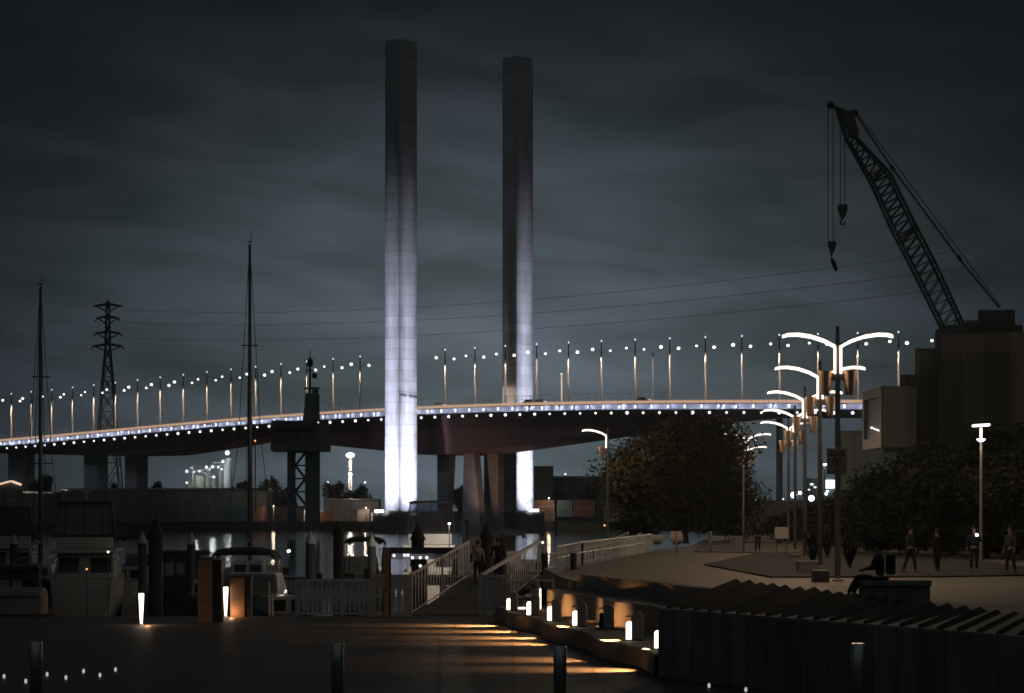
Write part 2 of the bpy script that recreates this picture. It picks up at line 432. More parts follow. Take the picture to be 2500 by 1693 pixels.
obj('far_parapet', sweep(lambda i: [(15.61, ZT(i) - 2.4), (16.0, ZT(i) - 2.4), (16.0, ZT(i) - .2), (15.61, ZT(i) - .2)]), M['fascia'], br, world=True)
# amber light tube along the parapet, in segments with dark joints
b = MB(); SEG = .455
i = I0 + .2
while i < I1 - 1:
    i2 = i + SEG * .97
    b.loft([[BP(j, -15.85 + .28 * math.cos(t), ZT(j) - .40 + .38 * math.sin(t)) for t in [PI * 2 * q / 8 for q in range(8)]] for j in (i, (i + i2) / 2, i2)])
    i += SEG
o = obj('parapet_light_tube', b, M['strip'], br, world=True, smooth=True)
obj('tube_rail', sweep(lambda j: [(-15.85 + .2 * math.cos(t), ZT(j) - .40 + .30 * math.sin(t)) for t in [PI * 2 * q / 6 for q in range(6)]]), M['dark'], br, world=True)
# barrier wall behind the tube and the curved anti-throw screen
obj('barrier', sweep(lambda i: [(-15.5, ZT(i) - 1.24), (-15.2, ZT(i) - 1.24), (-15.2, ZT(i) - .15), (-15.5, ZT(i) - .15)]), M['concrete_far'], br, world=True)
b = MB(); i = I0 + .3
while i < I1 - .5:
    z = ZT(i)
    b.tube([BP(i, -15.3, z - .3), BP(i, -15.75, z + .7), BP(i, -15.7, z + 1.5), BP(i, -15.3, z + 2.0)], .07, 4)
    i += .245
b.tube([BP(i, -15.3, ZT(i) + 2.0) for i in ST], .05, 4); b.tube([BP(i, -15.74, ZT(i) + .9) for i in ST], .04, 4)
obj('safety_screen', b, M['pole'], br, world=True)
# lights of the fascia and under the edge, one every 5.8 m
for tmp in (0,):
    led = None; sl = None; k = 0; i = -5.9
    while i < 33.5:
        p = BP(i, -16.75, ZT(i) - 1.7); q = BP(i + .1, -15.0, ZT(i) - 3.35)
        if led is None:
            m1 = MB(); m1.ball((0, 0, 0), .2, 8, 5, (.9, .9, 2.1)); led = obj('fascia_light', m1, M['blue_led'], br); sl = None
            m2 = MB(); m2.ball((0, 0, 0), .40, 10, 6); sl = obj('soffit_light', m2, M['soffit_led'], br)
            a, c = led, sl
        else:
            a = led.copy(); c = sl.copy(); COL.objects.link(a); COL.objects.link(c)
        a.location = p - br.location; c.location = q - br.location; a.scale = [random.uniform(.7, 1.15)] * 3; c.scale = [random.uniform(.72, 1.12)] * 3
        ld = bpy.data.lights.get('fascia_wash') or bpy.data.lights.new('fascia_wash', 'SPOT')
        ld.energy = 290; ld.color = (.66, .72, 1.0); ld.spot_size = R(165); ld.spot_blend = .3; ld.shadow_soft_size = .1
        lo_ = bpy.data.objects.new('fascia_wash', ld); COL.objects.link(lo_); lo_.parent = br
        lo_.location = p - C_ * .25 - br.location; lo_.rotation_euler = C_.to_track_quat('-Z', 'Y').to_euler()
        i += .4565
obj('carriageway', sweep(lambda i: [(-15.1, ZT(i) - 1.249), (15.1, ZT(i) - 1.249), (15.1, ZT(i) - .5), (-15.1, ZT(i) - .5)]), M['asphalt'], br, world=True)
# piers
def pier(i, off, wt, wb, dt, db, ztop, zb=WZ - 2, shift=0):
    b = MB(); r = []
    for (f_, ww, dd) in ((0, wb, db), (.25, wb * .75 + wt * .25, db * .75 + dt * .25), (1, wt, dt)):
        z = zb + (ztop - zb) * f_
        r.append([BP(i, off, z) + U * (sx * ww / 2 + shift * (1 - f_)) + C_ * (sy * dd / 2) for sx, sy in ((-1, -1), (1, -1), (1, 1), (-1, 1))])
    b.loft(r); return b
def i_at(px, off):
    lo, hi = -8, 40
    for _ in range(50):
        m_ = (lo + hi) / 2
        if colx(m_, off) < px: lo = m_
        else: hi = m_
    return lo
for (px, off, wt, wb, dt, db, pb) in ((1090, -4.5, 5.4, 3.4, 2.6, 2.6, -.9), (1152, -3.5, 4.2, 8.4, 2.6, 2.6, 1.2), (1206, 4, 6, 6, 2.6, 2.6, 0), (234, -2, 7.4, 7.4, 5, 5, 0), (333, 0, 6.6, 6.6, 5, 5, 0), (52, 0, 8.4, 8.4, 6, 6, 0), (1903, 2, 1.1, 1.1, 1.5, 1.5, 0)):
    i = i_at(px, off)
    obj('pier', pier(i, off, wt, wb, dt, db, ZS(i) + .3, shift=pb), M['concrete_far'], br, world=True)
# warm work lamps at the pier feet
for (px, off, dz_) in ((1140, -16, 0),):
    i = i_at(px, off); pos = BP(i, off, WZ + 3.2)
    b = MB(); b.box(pos, (1.2, 1.0, .8)); b.tube([pos - Vector((0, 0, 5)), pos], .3, 8)
    obj('pier_lamp', b, M['dark'], br, world=True)
    ld = bpy.data.lights.new('pier_glow', 'SPOT'); ld.energy = 6500; ld.color = (1, .62, .42); ld.spot_size = R(100); ld.spot_blend = .9; ld.shadow_soft_size = .4
    lo_ = bpy.data.objects.new('pier_glow', ld); COL.objects.link(lo_); lo_.parent = br
    lo_.location = pos + Vector((0, 0, .9)) - br.location
    lo_.rotation_euler = (BP(i, 0, 16) - pos).to_track_quat('-Z', 'Y').to_euler()

# ------------------------------------------------------------------ towers
def tower(px, Y, ybase, ytop, label, left_on):
    cx_ = XP(px, Y); zb, zt = ZP(ybase, Y), ZP(ytop, Y)
    t = thing('bridge_tower', label, 'tower', (cx_, Y, WZ), 0, 'twin concrete towers beside the bridge')
    ctr = Vector((cx_, Y, 0)); a, bb = 6.0, 7.4
    def ring(s, z, top=0):
        return [ctr + U * (sx * a / 2 * s) + C_ * (sy * bb / 2 * s) + Vector((0, 0, z)) for sx, sy in ((-1, -1), (1, -1), (1, 1), (-1, 1))]
    b = MB(); b.loft([ring(1, zb), ring(1, zt - 1.0), ring(.985, zt - .9), ring(.97, zt)])
    obj('shaft', b, M['tower'], t, world=True)
    b = MB(); b.loft([ring(1.75, WZ - 2), ring(1.75, zb - .7), ring(1.7, zb - .02)])
    obj('base_platform', b, M['concrete_far'], t, world=True)
    b = MB()
    for k in range(14):
        f_ = k / 14 * 2 * PI
        pz = ctr + U * (a * .83 * max(-1, min(1, 1.5 * math.cos(f_)))) + C_ * (bb * .83 * max(-1, min(1, 1.5 * math.sin(f_))))
        b.tube([pz + Vector((0, 0, zb - .1)), pz + Vector((0, 0, zb + 1.1))], .05, 4)
    obj('railing', b, M['pole'], t, world=True)
    # floods: face normal, lateral offset, distance, aim height, half angle, watts
    BEAM = []
    for h, rad in ((4, 1.6), (7, 2.6), (10.5, 2.7), (15, 2.3), (21, 1.8), (29, 1.3), (40, .9), (54, .55), (70, .34)):
        Ls = math.hypot(h, 13); BEAM.append((h, math.degrees(math.atan(4.75 / Ls)), rad * Ls ** 3 / (.155 * 13) * 4 * PI * .62))
    L = [(U, 0, 13, h, hf, P) for h, hf, P in BEAM]
    if left_on: L += [(-C_, 0, 13, h, hf, P) for h, hf, P in BEAM]
    else: L += [(-C_, -1.9, 3.2, 44, 2.1, 1.2e5)]
    for nrm, lat, dist, h, half, P in L:
        sd = U if nrm == -C_ else C_
        face = (a if nrm == U else bb) / 2
        pos = ctr + nrm * (face + dist) + sd * lat + Vector((0, 0, zb - 2.5))
        aim = ctr + nrm * face + sd * lat + Vector((0, 0, zb + h))
        if 15 < half < 18:
            b = MB(); b.box(pos - Vector((0, 0, .7)), (1.6, 1.2, .7)); b.tube([pos - Vector((0, 0, 1)), Vector((pos.x, pos.y, WZ - 2))], .35, 8)
            obj('floodlight_housing', b, M['dark'], t, world=True)
        ld = bpy.data.lights.new('flood_beam', 'SPOT'); ld.energy = P; ld.color = (.76, .79, 1.0)
        ld.spot_size = R(half * 2); ld.spot_blend = 1.0; ld.shadow_soft_size = .3
        lo_ = bpy.data.objects.new('flood_beam', ld); COL.objects.link(lo_); lo_.parent = t
        lo_.location = pos - t.location; lo_.rotation_euler = (aim - pos).to_track_quat('-Z', 'Y').to_euler()
    return t, ctr, zb
t1, c1, zb1 = tower(979, 707, 1253, 102, 'tall bright floodlit concrete tower, the nearer and taller looking one, lit on both sides', True)
t2, c2, zb2 = tower(1264, 734, 1251, 143, 'floodlit concrete tower with one dark side, rising behind the bridge deck', False)
# the bright flood trays standing on the platforms, and dark rods put in as the fence's shadow on the near shaft
for (t, ctr, zb, offs) in ((t1, c1, zb1, [(-C_ * 5.7 - U * 3.4)]), (t2, c2, zb2, [(U * 4.2 + C_ * 3.0)])):
    for o_ in offs:
        b = MB(); b.box(ctr + o_ + Vector((0, 0, zb + .55)), (2.6, 1.4, .8), rz=R(10)); obj('flood_tray', b, M['flood'], t, world=True)
        b = MB(); b.tube([ctr + o_ + Vector((0, 0, zb - .3)), ctr + o_ + Vector((0, 0, zb + .3))], .2, 6); obj('tray_stand', b, M['dark'], t, world=True)
b = MB(); b.ball(c2 + U * 3.8 + C_ * 1.2 + Vector((0, 0, zb2 + 2.3)), .45, 8, 5); obj('flood_globe', b, M['flood'], t2, world=True)
b = MB()
for k in range(10):
    if k == 4: continue
    s = -3.3 + k * .72
    p = c1 + U * 3.0 + C_ * s + Vector((0, 0, ZP(965 + k * .45, 704)))
    b.tube([p, p + U * .5 + Vector((0, 0, .35)), p + U * .6 + Vector((0, 0, .1)), p + U * .55 - Vector((0, 0, .5))], .13, 5)
obj('fence_shadow_rods', b, M['dark'], t1, world=True)

# ------------------------------------------------------------------ light poles along the deck (two are hidden behind the near tower)
pt = thing('bridge_light_pole', 'x', 'light pole', (0, 0, 0), 0, 'twin lamp light poles along the bridge deck')
b = MB(); b.tube([(0, 0, 0), (0, 0, 13.9), (0, 0, 14.9)], [.30, .21, .2], 8); obj('mast', b, M['pole_far'], pt, smooth=True)
b = MB(); b.tube([(0, 0, 14.9), (0, 0, 18.9)], [.2, .12], 8); obj('unlit_mast', b, M['dark'], pt, smooth=True)  # pole above the lamps, its lack of light put in as black
for s in (-1, 1):
    b = MB(); b.tube([(0, 0, 15.6), C_ * (s * 1.5) + Vector((0, 0, 16.35)), C_ * (s * 3.6) + Vector((0, 0, 16.7))], .045, 6); obj('arm', b, M['dark'], pt)
    b = MB(); b.ball((0, 0, 0), .43, 10, 6, (1, 1, .9)); hd = obj('lamp_head', b, M['street'], pt, loc=C_ * (s * 3.8) + Vector((0, 0, 16.5)))
    ld = bpy.data.lights.new('downlight', 'SPOT'); ld.energy = 6000; ld.color = (1, .79, .64); ld.spot_size = R(136); ld.spot_blend = .25; ld.shadow_soft_size = .25
    lo_ = bpy.data.objects.new('downlight', ld); COL.objects.link(lo_); lo_.parent = pt; lo_.location = C_ * (s * 3.8) + Vector((0, 0, 15.9))
b = MB(); b.ball((0, 0, 19.1), .19, 8, 5, (1, 1, 1.6)); obj('top_light', b, M['beacon'], pt)
lst = [i for i in range(-2, 34) if i not in (16, 17)]
left = [i for i in lst if 0 <= i < 16]; right = [i for i in lst if i >= 18]
def pole_label(i):
    if i in left:
        e = {8: ' just right of the pylon', 15: ' nearest the bright tower', 13: ' behind the control tower mast'}
        return f'thin bridge light pole with twin lamps, {ORD[left.index(i)]} from the left edge of the photo'
    k = right.index(i)
    return f'thin bridge light pole with twin lamps, {ORD[k]} one right of the near tower'
first = True
for i in lst:
    loc = BP(i, 0, ZT(i) - 1.2)
    if i < 0 or i > 32: continue
    if first: pt.location = loc; pt['label'] = pole_label(i); first = False
    else:
        r_ = dup(pt, loc, 0, pole_label(i))
        for c_ in r_.children:
            if c_.name.startswith(('lamp_head', 'top_light')) and c_.type == 'MESH':
                if c_.name.startswith('lamp_head'): c_.scale = [random.uniform(.68, 1.14)] * 3
# two odd short poles on the deck
o = thing('bridge_mast', 'short plain pale mast on the bridge deck right of the far tower', 'mast', BP(i_at(1371, 0), 0, ZT(20) - 1.2))
b = MB(); b.tube([(0, 0, 0), (0, 0, 9.8)], [.28, .22], 8); obj('shaft', b, M['pole_far'], o); b = MB(); b.box((0, 0, 9.9), (.8, .6, .3)); obj('cap', b, M['pole_far'], o)
i_ = i_at(1594, 8)
o = thing('bridge_camera_mast', 'thin dark camera mast among the bridge light poles', 'mast', BP(i_, 8, ZT(i_) - 1.2))
b = MB(); b.tube([(0, 0, 0), (0, 0, 15)], [.17, .1], 6); obj('shaft', b, M['pole'], o); b = MB(); b.ball((0, 0, 15.2), .35, 8, 5); obj('camera_dome', b, M['dark'], o)

# ------------------------------------------------------------------ cars on the bridge
def car(label, loc, rz, col, name='car'):
    t = thing(name, label, 'car', loc, rz, 'cars crossing the bridge')
    def sec(x, w_, z0, z1): return [(x, -w_, z0), (x, w_, z0), (x, w_ * .96, (z0 + z1) * .6), (x, w_ * .9, z1), (x, -w_ * .9, z1), (x, -w_ * .96, (z0 + z1) * .6)]
    b = MB(); b.loft([sec(-2.2, .8, .35, .8), sec(-2.0, .88, .25, .95), (sec(-1.0, .9, .22, 1.0)), sec(1.0, .9, .22, .98), sec(1.9, .86, .25, .85), sec(2.2, .7, .38, .65)])
    obj('body', b, col, t, smooth=False, bevel=.05)
    b = MB(); b.loft([[(x, -w_, z), (x, w_, z), (x2, w_ * .85, z2), (x2, -w_ * .85, z2)] for x, w_, z, x2, z2 in ((-1.75, .82, .96, -1.3, 1.42), (1.05, .82, .96, .3, 1.44))])
    obj('cabin', b, M['glass'], t)
    b = MB(); b.box((-.5, 0, 1.44), (1.7, 1.36, .06)); obj('roof', b, col, t, bevel=.02)
    for x in (-1.35, 1.35):
        for s in (-1, 1):
            b = MB(); b.lathe([(.2, -.1), (.32, -.1), (.32, .1), (.2, .1)], 14)
            wv = MB(); wv.v = [Vector((x + v.x, s * .82 + v.z, .32 + v.y)) for v in b.v]; wv.f = b.f
            obj('wheel', wv, M['dark'], t)
    return t
BR = math.atan2(U.y, U.x)
white_paint = mat('white_car_paint', (.6, .58, .55), .3, scale=.6, var=.06, bump=0); dark_paint = mat('dark_car_paint', (.04, .04, .045), .3, scale=.6, var=.06, bump=0); silver = mat('silver_car_paint', (.4, .46, .5), .3, .3, scale=.6, var=.06, bump=0)
def bcar(px, lab, m, off=-12.8):
    i = i_at(px, off); z = ZT(i) - 1.25
    return car(lab, BP(i, off, ZT(i) - .498), BR, m)
bcar(1076, 'white car on the bridge deck just right of the bright tower', white_paint)
bcar(1294, 'pale silver car on the bridge deck below the far tower', silver)
bcar(1321, 'pale silver car behind another at the foot of the far tower', silver)
bcar(1572, 'dark car on the bridge deck beside the thin camera mast', dark_paint)

# ================================================================== PROMENADE
# ------------------------------------------------------------------ curved terrace ledges
def wavy(p0, p1, n, amp, ph, waves=2.6):
    a = Vector((p0[0], p0[1], 0)); b = Vector((p1[0], p1[1], 0)); d = b - a; nn = Vector((-d.y, d.x, 0)).normalized()
    return [tuple((a + d * (k / n) + nn * amp * math.sin(ph + waves * 2 * PI * k / n)).to_2d()) for k in range(n + 1)]
def ledge(name, label, front, back, z0, z1):
    b = MB(); b.prism(front + back[::-1], z0, z1)
    o = obj(name, b, M['ledge'], bevel=.03); tag(o, label, 'terrace wall', 'stepped terrace walls'); return o
fA = wavy((-.62, 77.6), (3.12, 51.4), 36, .14, .4, 3.5)
fB = wavy((.95, 74.6), (4.55, 56.0), 32, .16, 1.2, 3.0)
fC = wavy((1.95, 73.8), (5.0, 59.6), 24, .08, .2, 2)
ledge('terrace_ledge', 'lowest curved concrete ledge carrying the row of glowing bollards above the timber deck', fA, [(1.1, 78.2)] + [(x + .02, y) for x, y in fB[1:]] , DZ + .004, -.72)
ledge('terrace_ledge', 'middle curved concrete wall behind the glowing bollards, lit orange in patches', fB, [(x + .02, y) for x, y in fC] + [(5.4, 57.4)], DZ + .004, -.06)
bC = [(x + .42, y + .1) for x, y in fC]
ledge('terrace_ledge', 'topmost dark parapet wall along the edge of the plaza', fC, bC, -.62, .44)
# return wall of the parapet to the jetty side
b = MB(); b.prism([(1.9, 74.0), (1.55, 79.5), (1.2, 90.0), (1.5, 90.0), (1.85, 79.5), (2.3, 74.2)], -.6, .22)
tag(obj('low_wall', b, M['ledge'], bevel=.02), 'low brown lit wall running away beside the jetty at the left edge of the plaza', 'wall')

# ------------------------------------------------------------------ bollard lights of the ledge
def arch_bollard(label, loc, rz, on=True, s=1.0):
    t = thing('bollard_light', label, 'bollard light', loc, rz, 'low arched bollard lights on the terrace ledge')
    # body: upright slab with a half-round head beside the slim glowing slot
    w2, d2, h = .125 * s, .10 * s, .52 * s
    pro = [(-w2, 0), (w2, 0), (w2, h)] + [(w2 * math.cos(PI * k / 8), h + w2 * math.sin(PI * k / 8)) for k in range(1, 8)] + [(-w2, h)]
    b = MB(); b.loft([[(x + .09 * s, -d2, z) for x, z in pro], [(x + .09 * s, d2, z) for x, z in pro]])
    obj('body', b, M['concrete'], t, bevel=.012)
    w3, h3 = .06 * s, .36 * s
    pl = [(-w3, .03), (w3, .03), (w3, h3)] + [(w3 * math.cos(PI * k / 6), h3 + w3 * math.sin(PI * k / 6)) for k in range(1, 6)] + [(-w3, h3)]
    b = MB(); b.loft([[(x - .1 * s, -.06 * s, z) for x, z in pl], [(x - .1 * s, .06 * s, z) for x, z in pl]])
    obj('lens', b, M['bollard_led'] if on else M['glass'], t)
    b = MB(); b.box((-.07 * s, .0, h + .02), (.2 * s, .17 * s, .03)); obj('hood', b, M['concrete'], t)
    b = MB(); b.box((0, 0, .012), (.46 * s, .34 * s, .024)); obj('base_plate', b, M['dark'], t)
    if on:
        ld = bpy.data.lights.get('bollard_beam') or bpy.data.lights.new('bollard_beam', 'SPOT')
        ld.energy = 2700; ld.color = (1, .45, .16); ld.spot_size = R(76); ld.spot_blend = 1.0; ld.shadow_soft_size = .11
        lo_ = bpy.data.objects.new('bollard_beam', ld); COL.objects.link(lo_); lo_.parent = t; lo_.location = (-.2 * s, -.02, .30 * s)
        lo_.rotation_euler = Vector((-1.0, -.05, -.80)).to_track_quat('-Z', 'Y').to_euler()
        ld = bpy.data.lights.get('bollard_side') or bpy.data.lights.new('bollard_side', 'SPOT')
        ld.energy = 62; ld.color = (1, .45, .16); ld.spot_size = R(95); ld.spot_blend = .7; ld.shadow_soft_size = .03
        lo_ = bpy.data.objects.new('bollard_side', ld); COL.objects.link(lo_); lo_.parent = t; lo_.location = (.24 * s, .02, .28 * s)
        lo_.rotation_euler = Vector((1.0, .35, -.18)).to_track_quat('-Z', 'Y').to_euler()
    return t
LZ = -.716
bl = [((1249, 74.0), 'small glowing bollard light beside the lattice panel, farthest along the ledge', .9), ((1300, 70.4), 'glowing bollard light below the round headed vent, second along the ledge', 1), ((1351, 66.8), 'glowing bollard light in the middle of the terrace row, third along the ledge', 1),
      ((1413, 63.9), 'glowing bollard light just left of the unlit one on the ledge', 1), ((1547, 57.0), 'tallest nearest glowing bollard light, alone at the right of the ledge', 1.08)]
for (px, Y), lab, s in bl: arch_bollard(lab, (XP(px, Y), Y, LZ), R(-12), True, s)
arch_bollard('unlit dark bollard light between two glowing ones on the ledge', (XP(1478, 62.6), 62.6, LZ), R(-12), False)
arch_bollard('bollard light hidden round the end of the ledge beside the dark bench wall', (XP(1616, 53.4), 53.4, LZ), R(-12), True)
# the round-headed vent and the square box behind the row
t = thing('round_vent', 'round headed pale post with a hooked top behind the bollard lights', 'vent post', (XP(1306, 73), 73, LZ))
b = MB(); b.tube([(.1, .05, 0), (.1, .05, .72), (.06, .05, .88), (-.04, .05, .95), (-.14, .05, .9), (-.17, .05, .78)], .085, 10); obj('pipe', b, M['concrete'], t, smooth=True)
b = MB(); b.tube([(-.17, .05, .79), (-.17, .05, .70)], [.11, .13], 10); obj('hood', b, M['sign_pale'], t, smooth=True)
b = MB(); b.box((.17, -.02, .4), (.03, .05, .62)); obj('lens', b, M['bollard_led'], t)
t = thing('square_light', 'small square framed light box on the ledge behind the bollards', 'light box', (XP(1271, 75.2), 75.2, LZ))
b = MB(); b.box((0, 0, .22), (.17, .1, .30)); obj('box', b, M['dark'], t)
b = MB(); b.box((0, -.01, .39), (.23, .16, .03)); b.box((-.1, 0, .22), (.02, .13, .3)); b.box((.1, 0, .22), (.02, .13, .3)); obj('frame', b, M['sign_pale'], t)
b = MB(); b.box((0, -.08, .03), (.3, .03, .05)); obj('lens', b, M['bollard_led'], t)
# handrail above them
t = thing('handrail', 'single pale handrail with an end post above the glowing bollards', 'handrail', (XP(1300, 76), 76, DZ))
z = ZP(1416, 76) - DZ
b = MB(); b.tube([(-.85, 0, z), (.66, 0, z - .03)], .035, 8); b.tube([(.66, 0, z), (.66, 0, .5)], .035, 8); obj('rail', b, M['picket'], t)
b = MB(); b.tube([(-.6, .05, 0), (-.6, .05, z)], .03, 8); obj('post', b, M['picket'], t)

# ------------------------------------------------------------------ big slatted bench platform on the right
t = thing('bench_platform', 'large dark timber platform of slanted bench boards beside the plaza', 'bench platform', (6, 48, DZ))
A0, A1 = Vector((3.14, 51.2, 0)), Vector((8.9, 39.0, 0))
def wl_(k): return A0 + (A1 - A0) * k
VEC = Vector((2.15, 7.2, 0))
b = MB(); b.prism([tuple(wl_(-.0).to_2d()), tuple(wl_(1.25).to_2d()), tuple((wl_(1.25) + Vector((6, 12, 0))).to_2d()), (10.2, 54.6), tuple((wl_(0) + Vector((1.75, 5.6, 0))).to_2d())], DZ + .004, .30)
obj('base', b, M['darkwall'], t, world=True, bevel=.04)
NS = 27
for k in range(NS):
    f_ = -.0 + 1.12 * k / (NS - 1)
    p0 = wl_(f_ + .02) + Vector((.10, .15, .37))
    far = .74 - .45 * f_ + .012 * math.sin(k * 2.3)
    p1 = p0 * 1 + VEC * (1.0 + .02 * math.sin(k * 1.3)); p1.z = far
    d = (p1 - p0).normalized(); side = Vector((d.y, -d.x, 0)).normalized()
    tilt = R(33 + 3 * math.sin(k * 1.9))
    wv = side * math.cos(tilt) * .29 - Vector((0, 0, 1)) * math.sin(tilt) * .29
    up = wv.cross(d).normalized() * .10
    if up.z < 0: up = -up
    b = MB(); r = []
    for q in (p0, p1):
        hgt = Vector((0, 0, 0))
        r.append([q + hgt, q + wv + Vector((0, 0, -.02)), q + wv - up * 2.2, q - up * 1.0])
    b.loft(r)
    obj('slat', b, M['bench'], t, world=True, bevel=.02)
# small stud lights at the foot of it
sd = None
for (x, y), lab in zip(((1649, 1655), (1731, 1677), (1821, 1687), (1919, 1690)), ('stud light on the deck at the corner of the dark bench platform', 'stud light on the deck second from the corner of the bench platform', 'stud light on the deck at the lower edge of the photo, left of the last', 'last stud light on the right at the lower edge of the photo')):
    Y = (CZ - DZ) * F / (y + 5 - HY)
    loc = (XP(x, Y), Y, DZ + .004)
    if sd is None:
        sd = thing('stud_light', lab, 'stud light', loc, 0, 'small pale stud lights near the bottom of the photo')
        b = MB(); b.lathe([(.05, 0), (.05, .012), (.035, .02)], 12); obj('rim', b, M['steel'], sd)
        b = MB(); b.ball((0, 0, .06), .03, 8, 6, (1, 1, 1.7)); obj('lens', b, M['stud'], sd)
    else: dup(sd, loc, 0, lab)

# ------------------------------------------------------------------ matching studs at the lower left
for (x, y), lab in zip(((10, 1654), (63, 1666), (115, 1649), (161, 1657), (204, 1641), (244, 1651), (282, 1637)), ('stud light at the very left edge of the photo, low on the deck', 'faintest stud light, left of the leftmost steel bollard', 'stud light just right of the leftmost steel bollard', 'lower stud light of the left group, second right of the leftmost bollard', 'upper stud light in the middle of the left group', 'lower stud light next to the last of the left group', 'last stud light on the right of the left group, highest up')):
    Y = (CZ - DZ) * F / (y + 5 - HY)
    dup(sd, (XP(x, Y), Y, DZ + .004), 0, lab)

# ------------------------------------------------------------------ steel bollards
def steel_bollard(px, ytop, Y, lab):
    zt = ZP(ytop, Y)
    t = thing('steel_bollard', lab, 'bollard', (XP(px, Y), Y, DZ), 0, 'plain steel bollards across the foreground')
    h = zt - DZ
    b = MB(); b.lathe([(.125, 0), (.125, h - .02), (.118, h - .004), (.10, h)], 20); obj('post', b, M['steel'], t, smooth=True)
    for f_ in t.children: 
        for p_ in f_.data.polygons:
            if len(p_.vertices) > 4: p_.use_smooth = False
    b = MB(); b.lathe([(.17, 0), (.17, .012)], 20); obj('base_flange', b, M['dark'], t)
steel_bollard(88, 1567, 46.0, 'steel bollard standing among the small stud lights, leftmost of the four')
steel_bollard(824, 1571, 46.0, 'steel bollard alone on the dark deck near the middle of the photo')
steel_bollard(1367, 1579, 45.0, 'steel bollard in front of the glowing deck patches below the terrace ledge')
steel_bollard(2095, 1571, 40.5, 'dark steel bollard before the bench platform, rightmost of the four')

# ------------------------------------------------------------------ column lights and pillars at the deck edge
def wedge_light(px, ytop, ybase, Y, lab):
    t = thing('wedge_light', lab, 'path light', (XP(px, Y), Y, DZ), 0, 'tapered glowing path lights on the deck')
    h = (ybase - ytop) / F * Y
    b = MB(); b.lathe([(.035, .05), (.055, h * .35), (.085, h * .97), (.075, h)], 12); obj('lens', b, M['wedge_led'], t, smooth=True)
    b = MB(); b.lathe([(.10, 0), (.10, .03), (.05, .05)], 12); obj('base', b, M['steel'], t)
    b = MB(); b.lathe([(.09, h + .002), (.09, h + .03)], 12); obj('cap', b, M['dark'], t)
    ld = bpy.data.lights.get('foot_glow') or bpy.data.lights.new('foot_glow', 'POINT'); ld.energy = 9; ld.color = (1, .50, .23); ld.shadow_soft_size = .04
    lo_ = bpy.data.objects.new('foot_glow', ld); COL.objects.link(lo_); lo_.parent = t; lo_.location = (.22, -.16, .16)
wedge_light(345, 1449, 1526, 74.8, 'tapered glowing path light at the left, standing alone on the deck')
wedge_light(551, 1432, 1506, 80.2, 'tapered glowing path light between two brown pillars')
def pillar(x0, x1, ytop, ybase, dark_to, lab):
    Y = (CZ - DZ) * F / (ybase - HY)
    t = thing('brown_pillar', lab, 'pillar', (XP((x0 + x1) / 2, Y), Y, DZ), R(0), 'square rust brown pillars at the deck edge')
    wd = (x1 - x0) / F * Y; h = (ybase - ytop) / F * Y; dp = .5
    b = MB(); b.box((0, dp / 2, h / 2), (wd, dp, h)); obj('panel', b, M['panel'], t, bevel=.01)
    wd2 = (dark_to - x1) / F * Y
    b = MB(); b.box((wd / 2 + wd2 / 2 + .003, dp / 2 + .05, h / 2 - .01), (wd2, dp, h - .02)); obj('dark_side', b, M['dark'], t)
    b = MB(); b.box((wd2 / 2, dp / 2 + .02, h + .02), (wd + wd2 + .06, dp + .1, .035)); obj('cap', b, M['dark'], t)
pillar(483, 519, 1366, 1519, 540, 'taller square brown pillar right of the lone path light')
pillar(562, 597, 1411, 1507, 612, 'shorter square orange lit pillar beside the second path light')
for x, yt, lab in ((659, 1418, 'taller thin lit pole at the deck edge right of the pillars'), (667, 1445, 'shorter thin lit pole at the deck edge beside the taller one')):
    Y = 81.0 - .5; t = thing('thin_post', lab, 'post', (XP(x, Y), Y, DZ))
    h = (1503 - yt) / F * Y
    b = MB(); b.tube([(0, 0, 0), (-.02, 0, h)], .028, 8); obj('post', b, M['picket'], t); b = MB(); b.lathe([(.07, 0), (.07, .02)], 10); obj('foot', b, M['dark'], t)
# pale rounded locker on the left edge of the deck
b = MB(); t = thing('dock_locker', 'pale rounded locker at the left edge of the photo on the quay', 'locker', (XP(40, 82.5), 82.5, DZ))
wl2 = .95
b.loft([[(-2.2, y, z) for y, z in ((-.5, 0), (.5, 0), (.5, .75), (.3, .93), (-.3, .93), (-.5, .75))], [(.92, y, z) for y, z in ((-.5, 0), (.5, 0), (.5, .75), (.3, .93), (-.3, .93), (-.5, .75))], [(1.03, y * .8, z * .86) for y, z in ((-.5, 0), (.5, 0), (.5, .75), (.3, .93), (-.3, .93), (-.5, .75))]])
obj('shell', b, M['ledge'], t, bevel=.04); b = MB(); b.box((-.6, -.51, .62), (3.0, .03, .04)); obj('lid_seam', b, M['dark'], t)

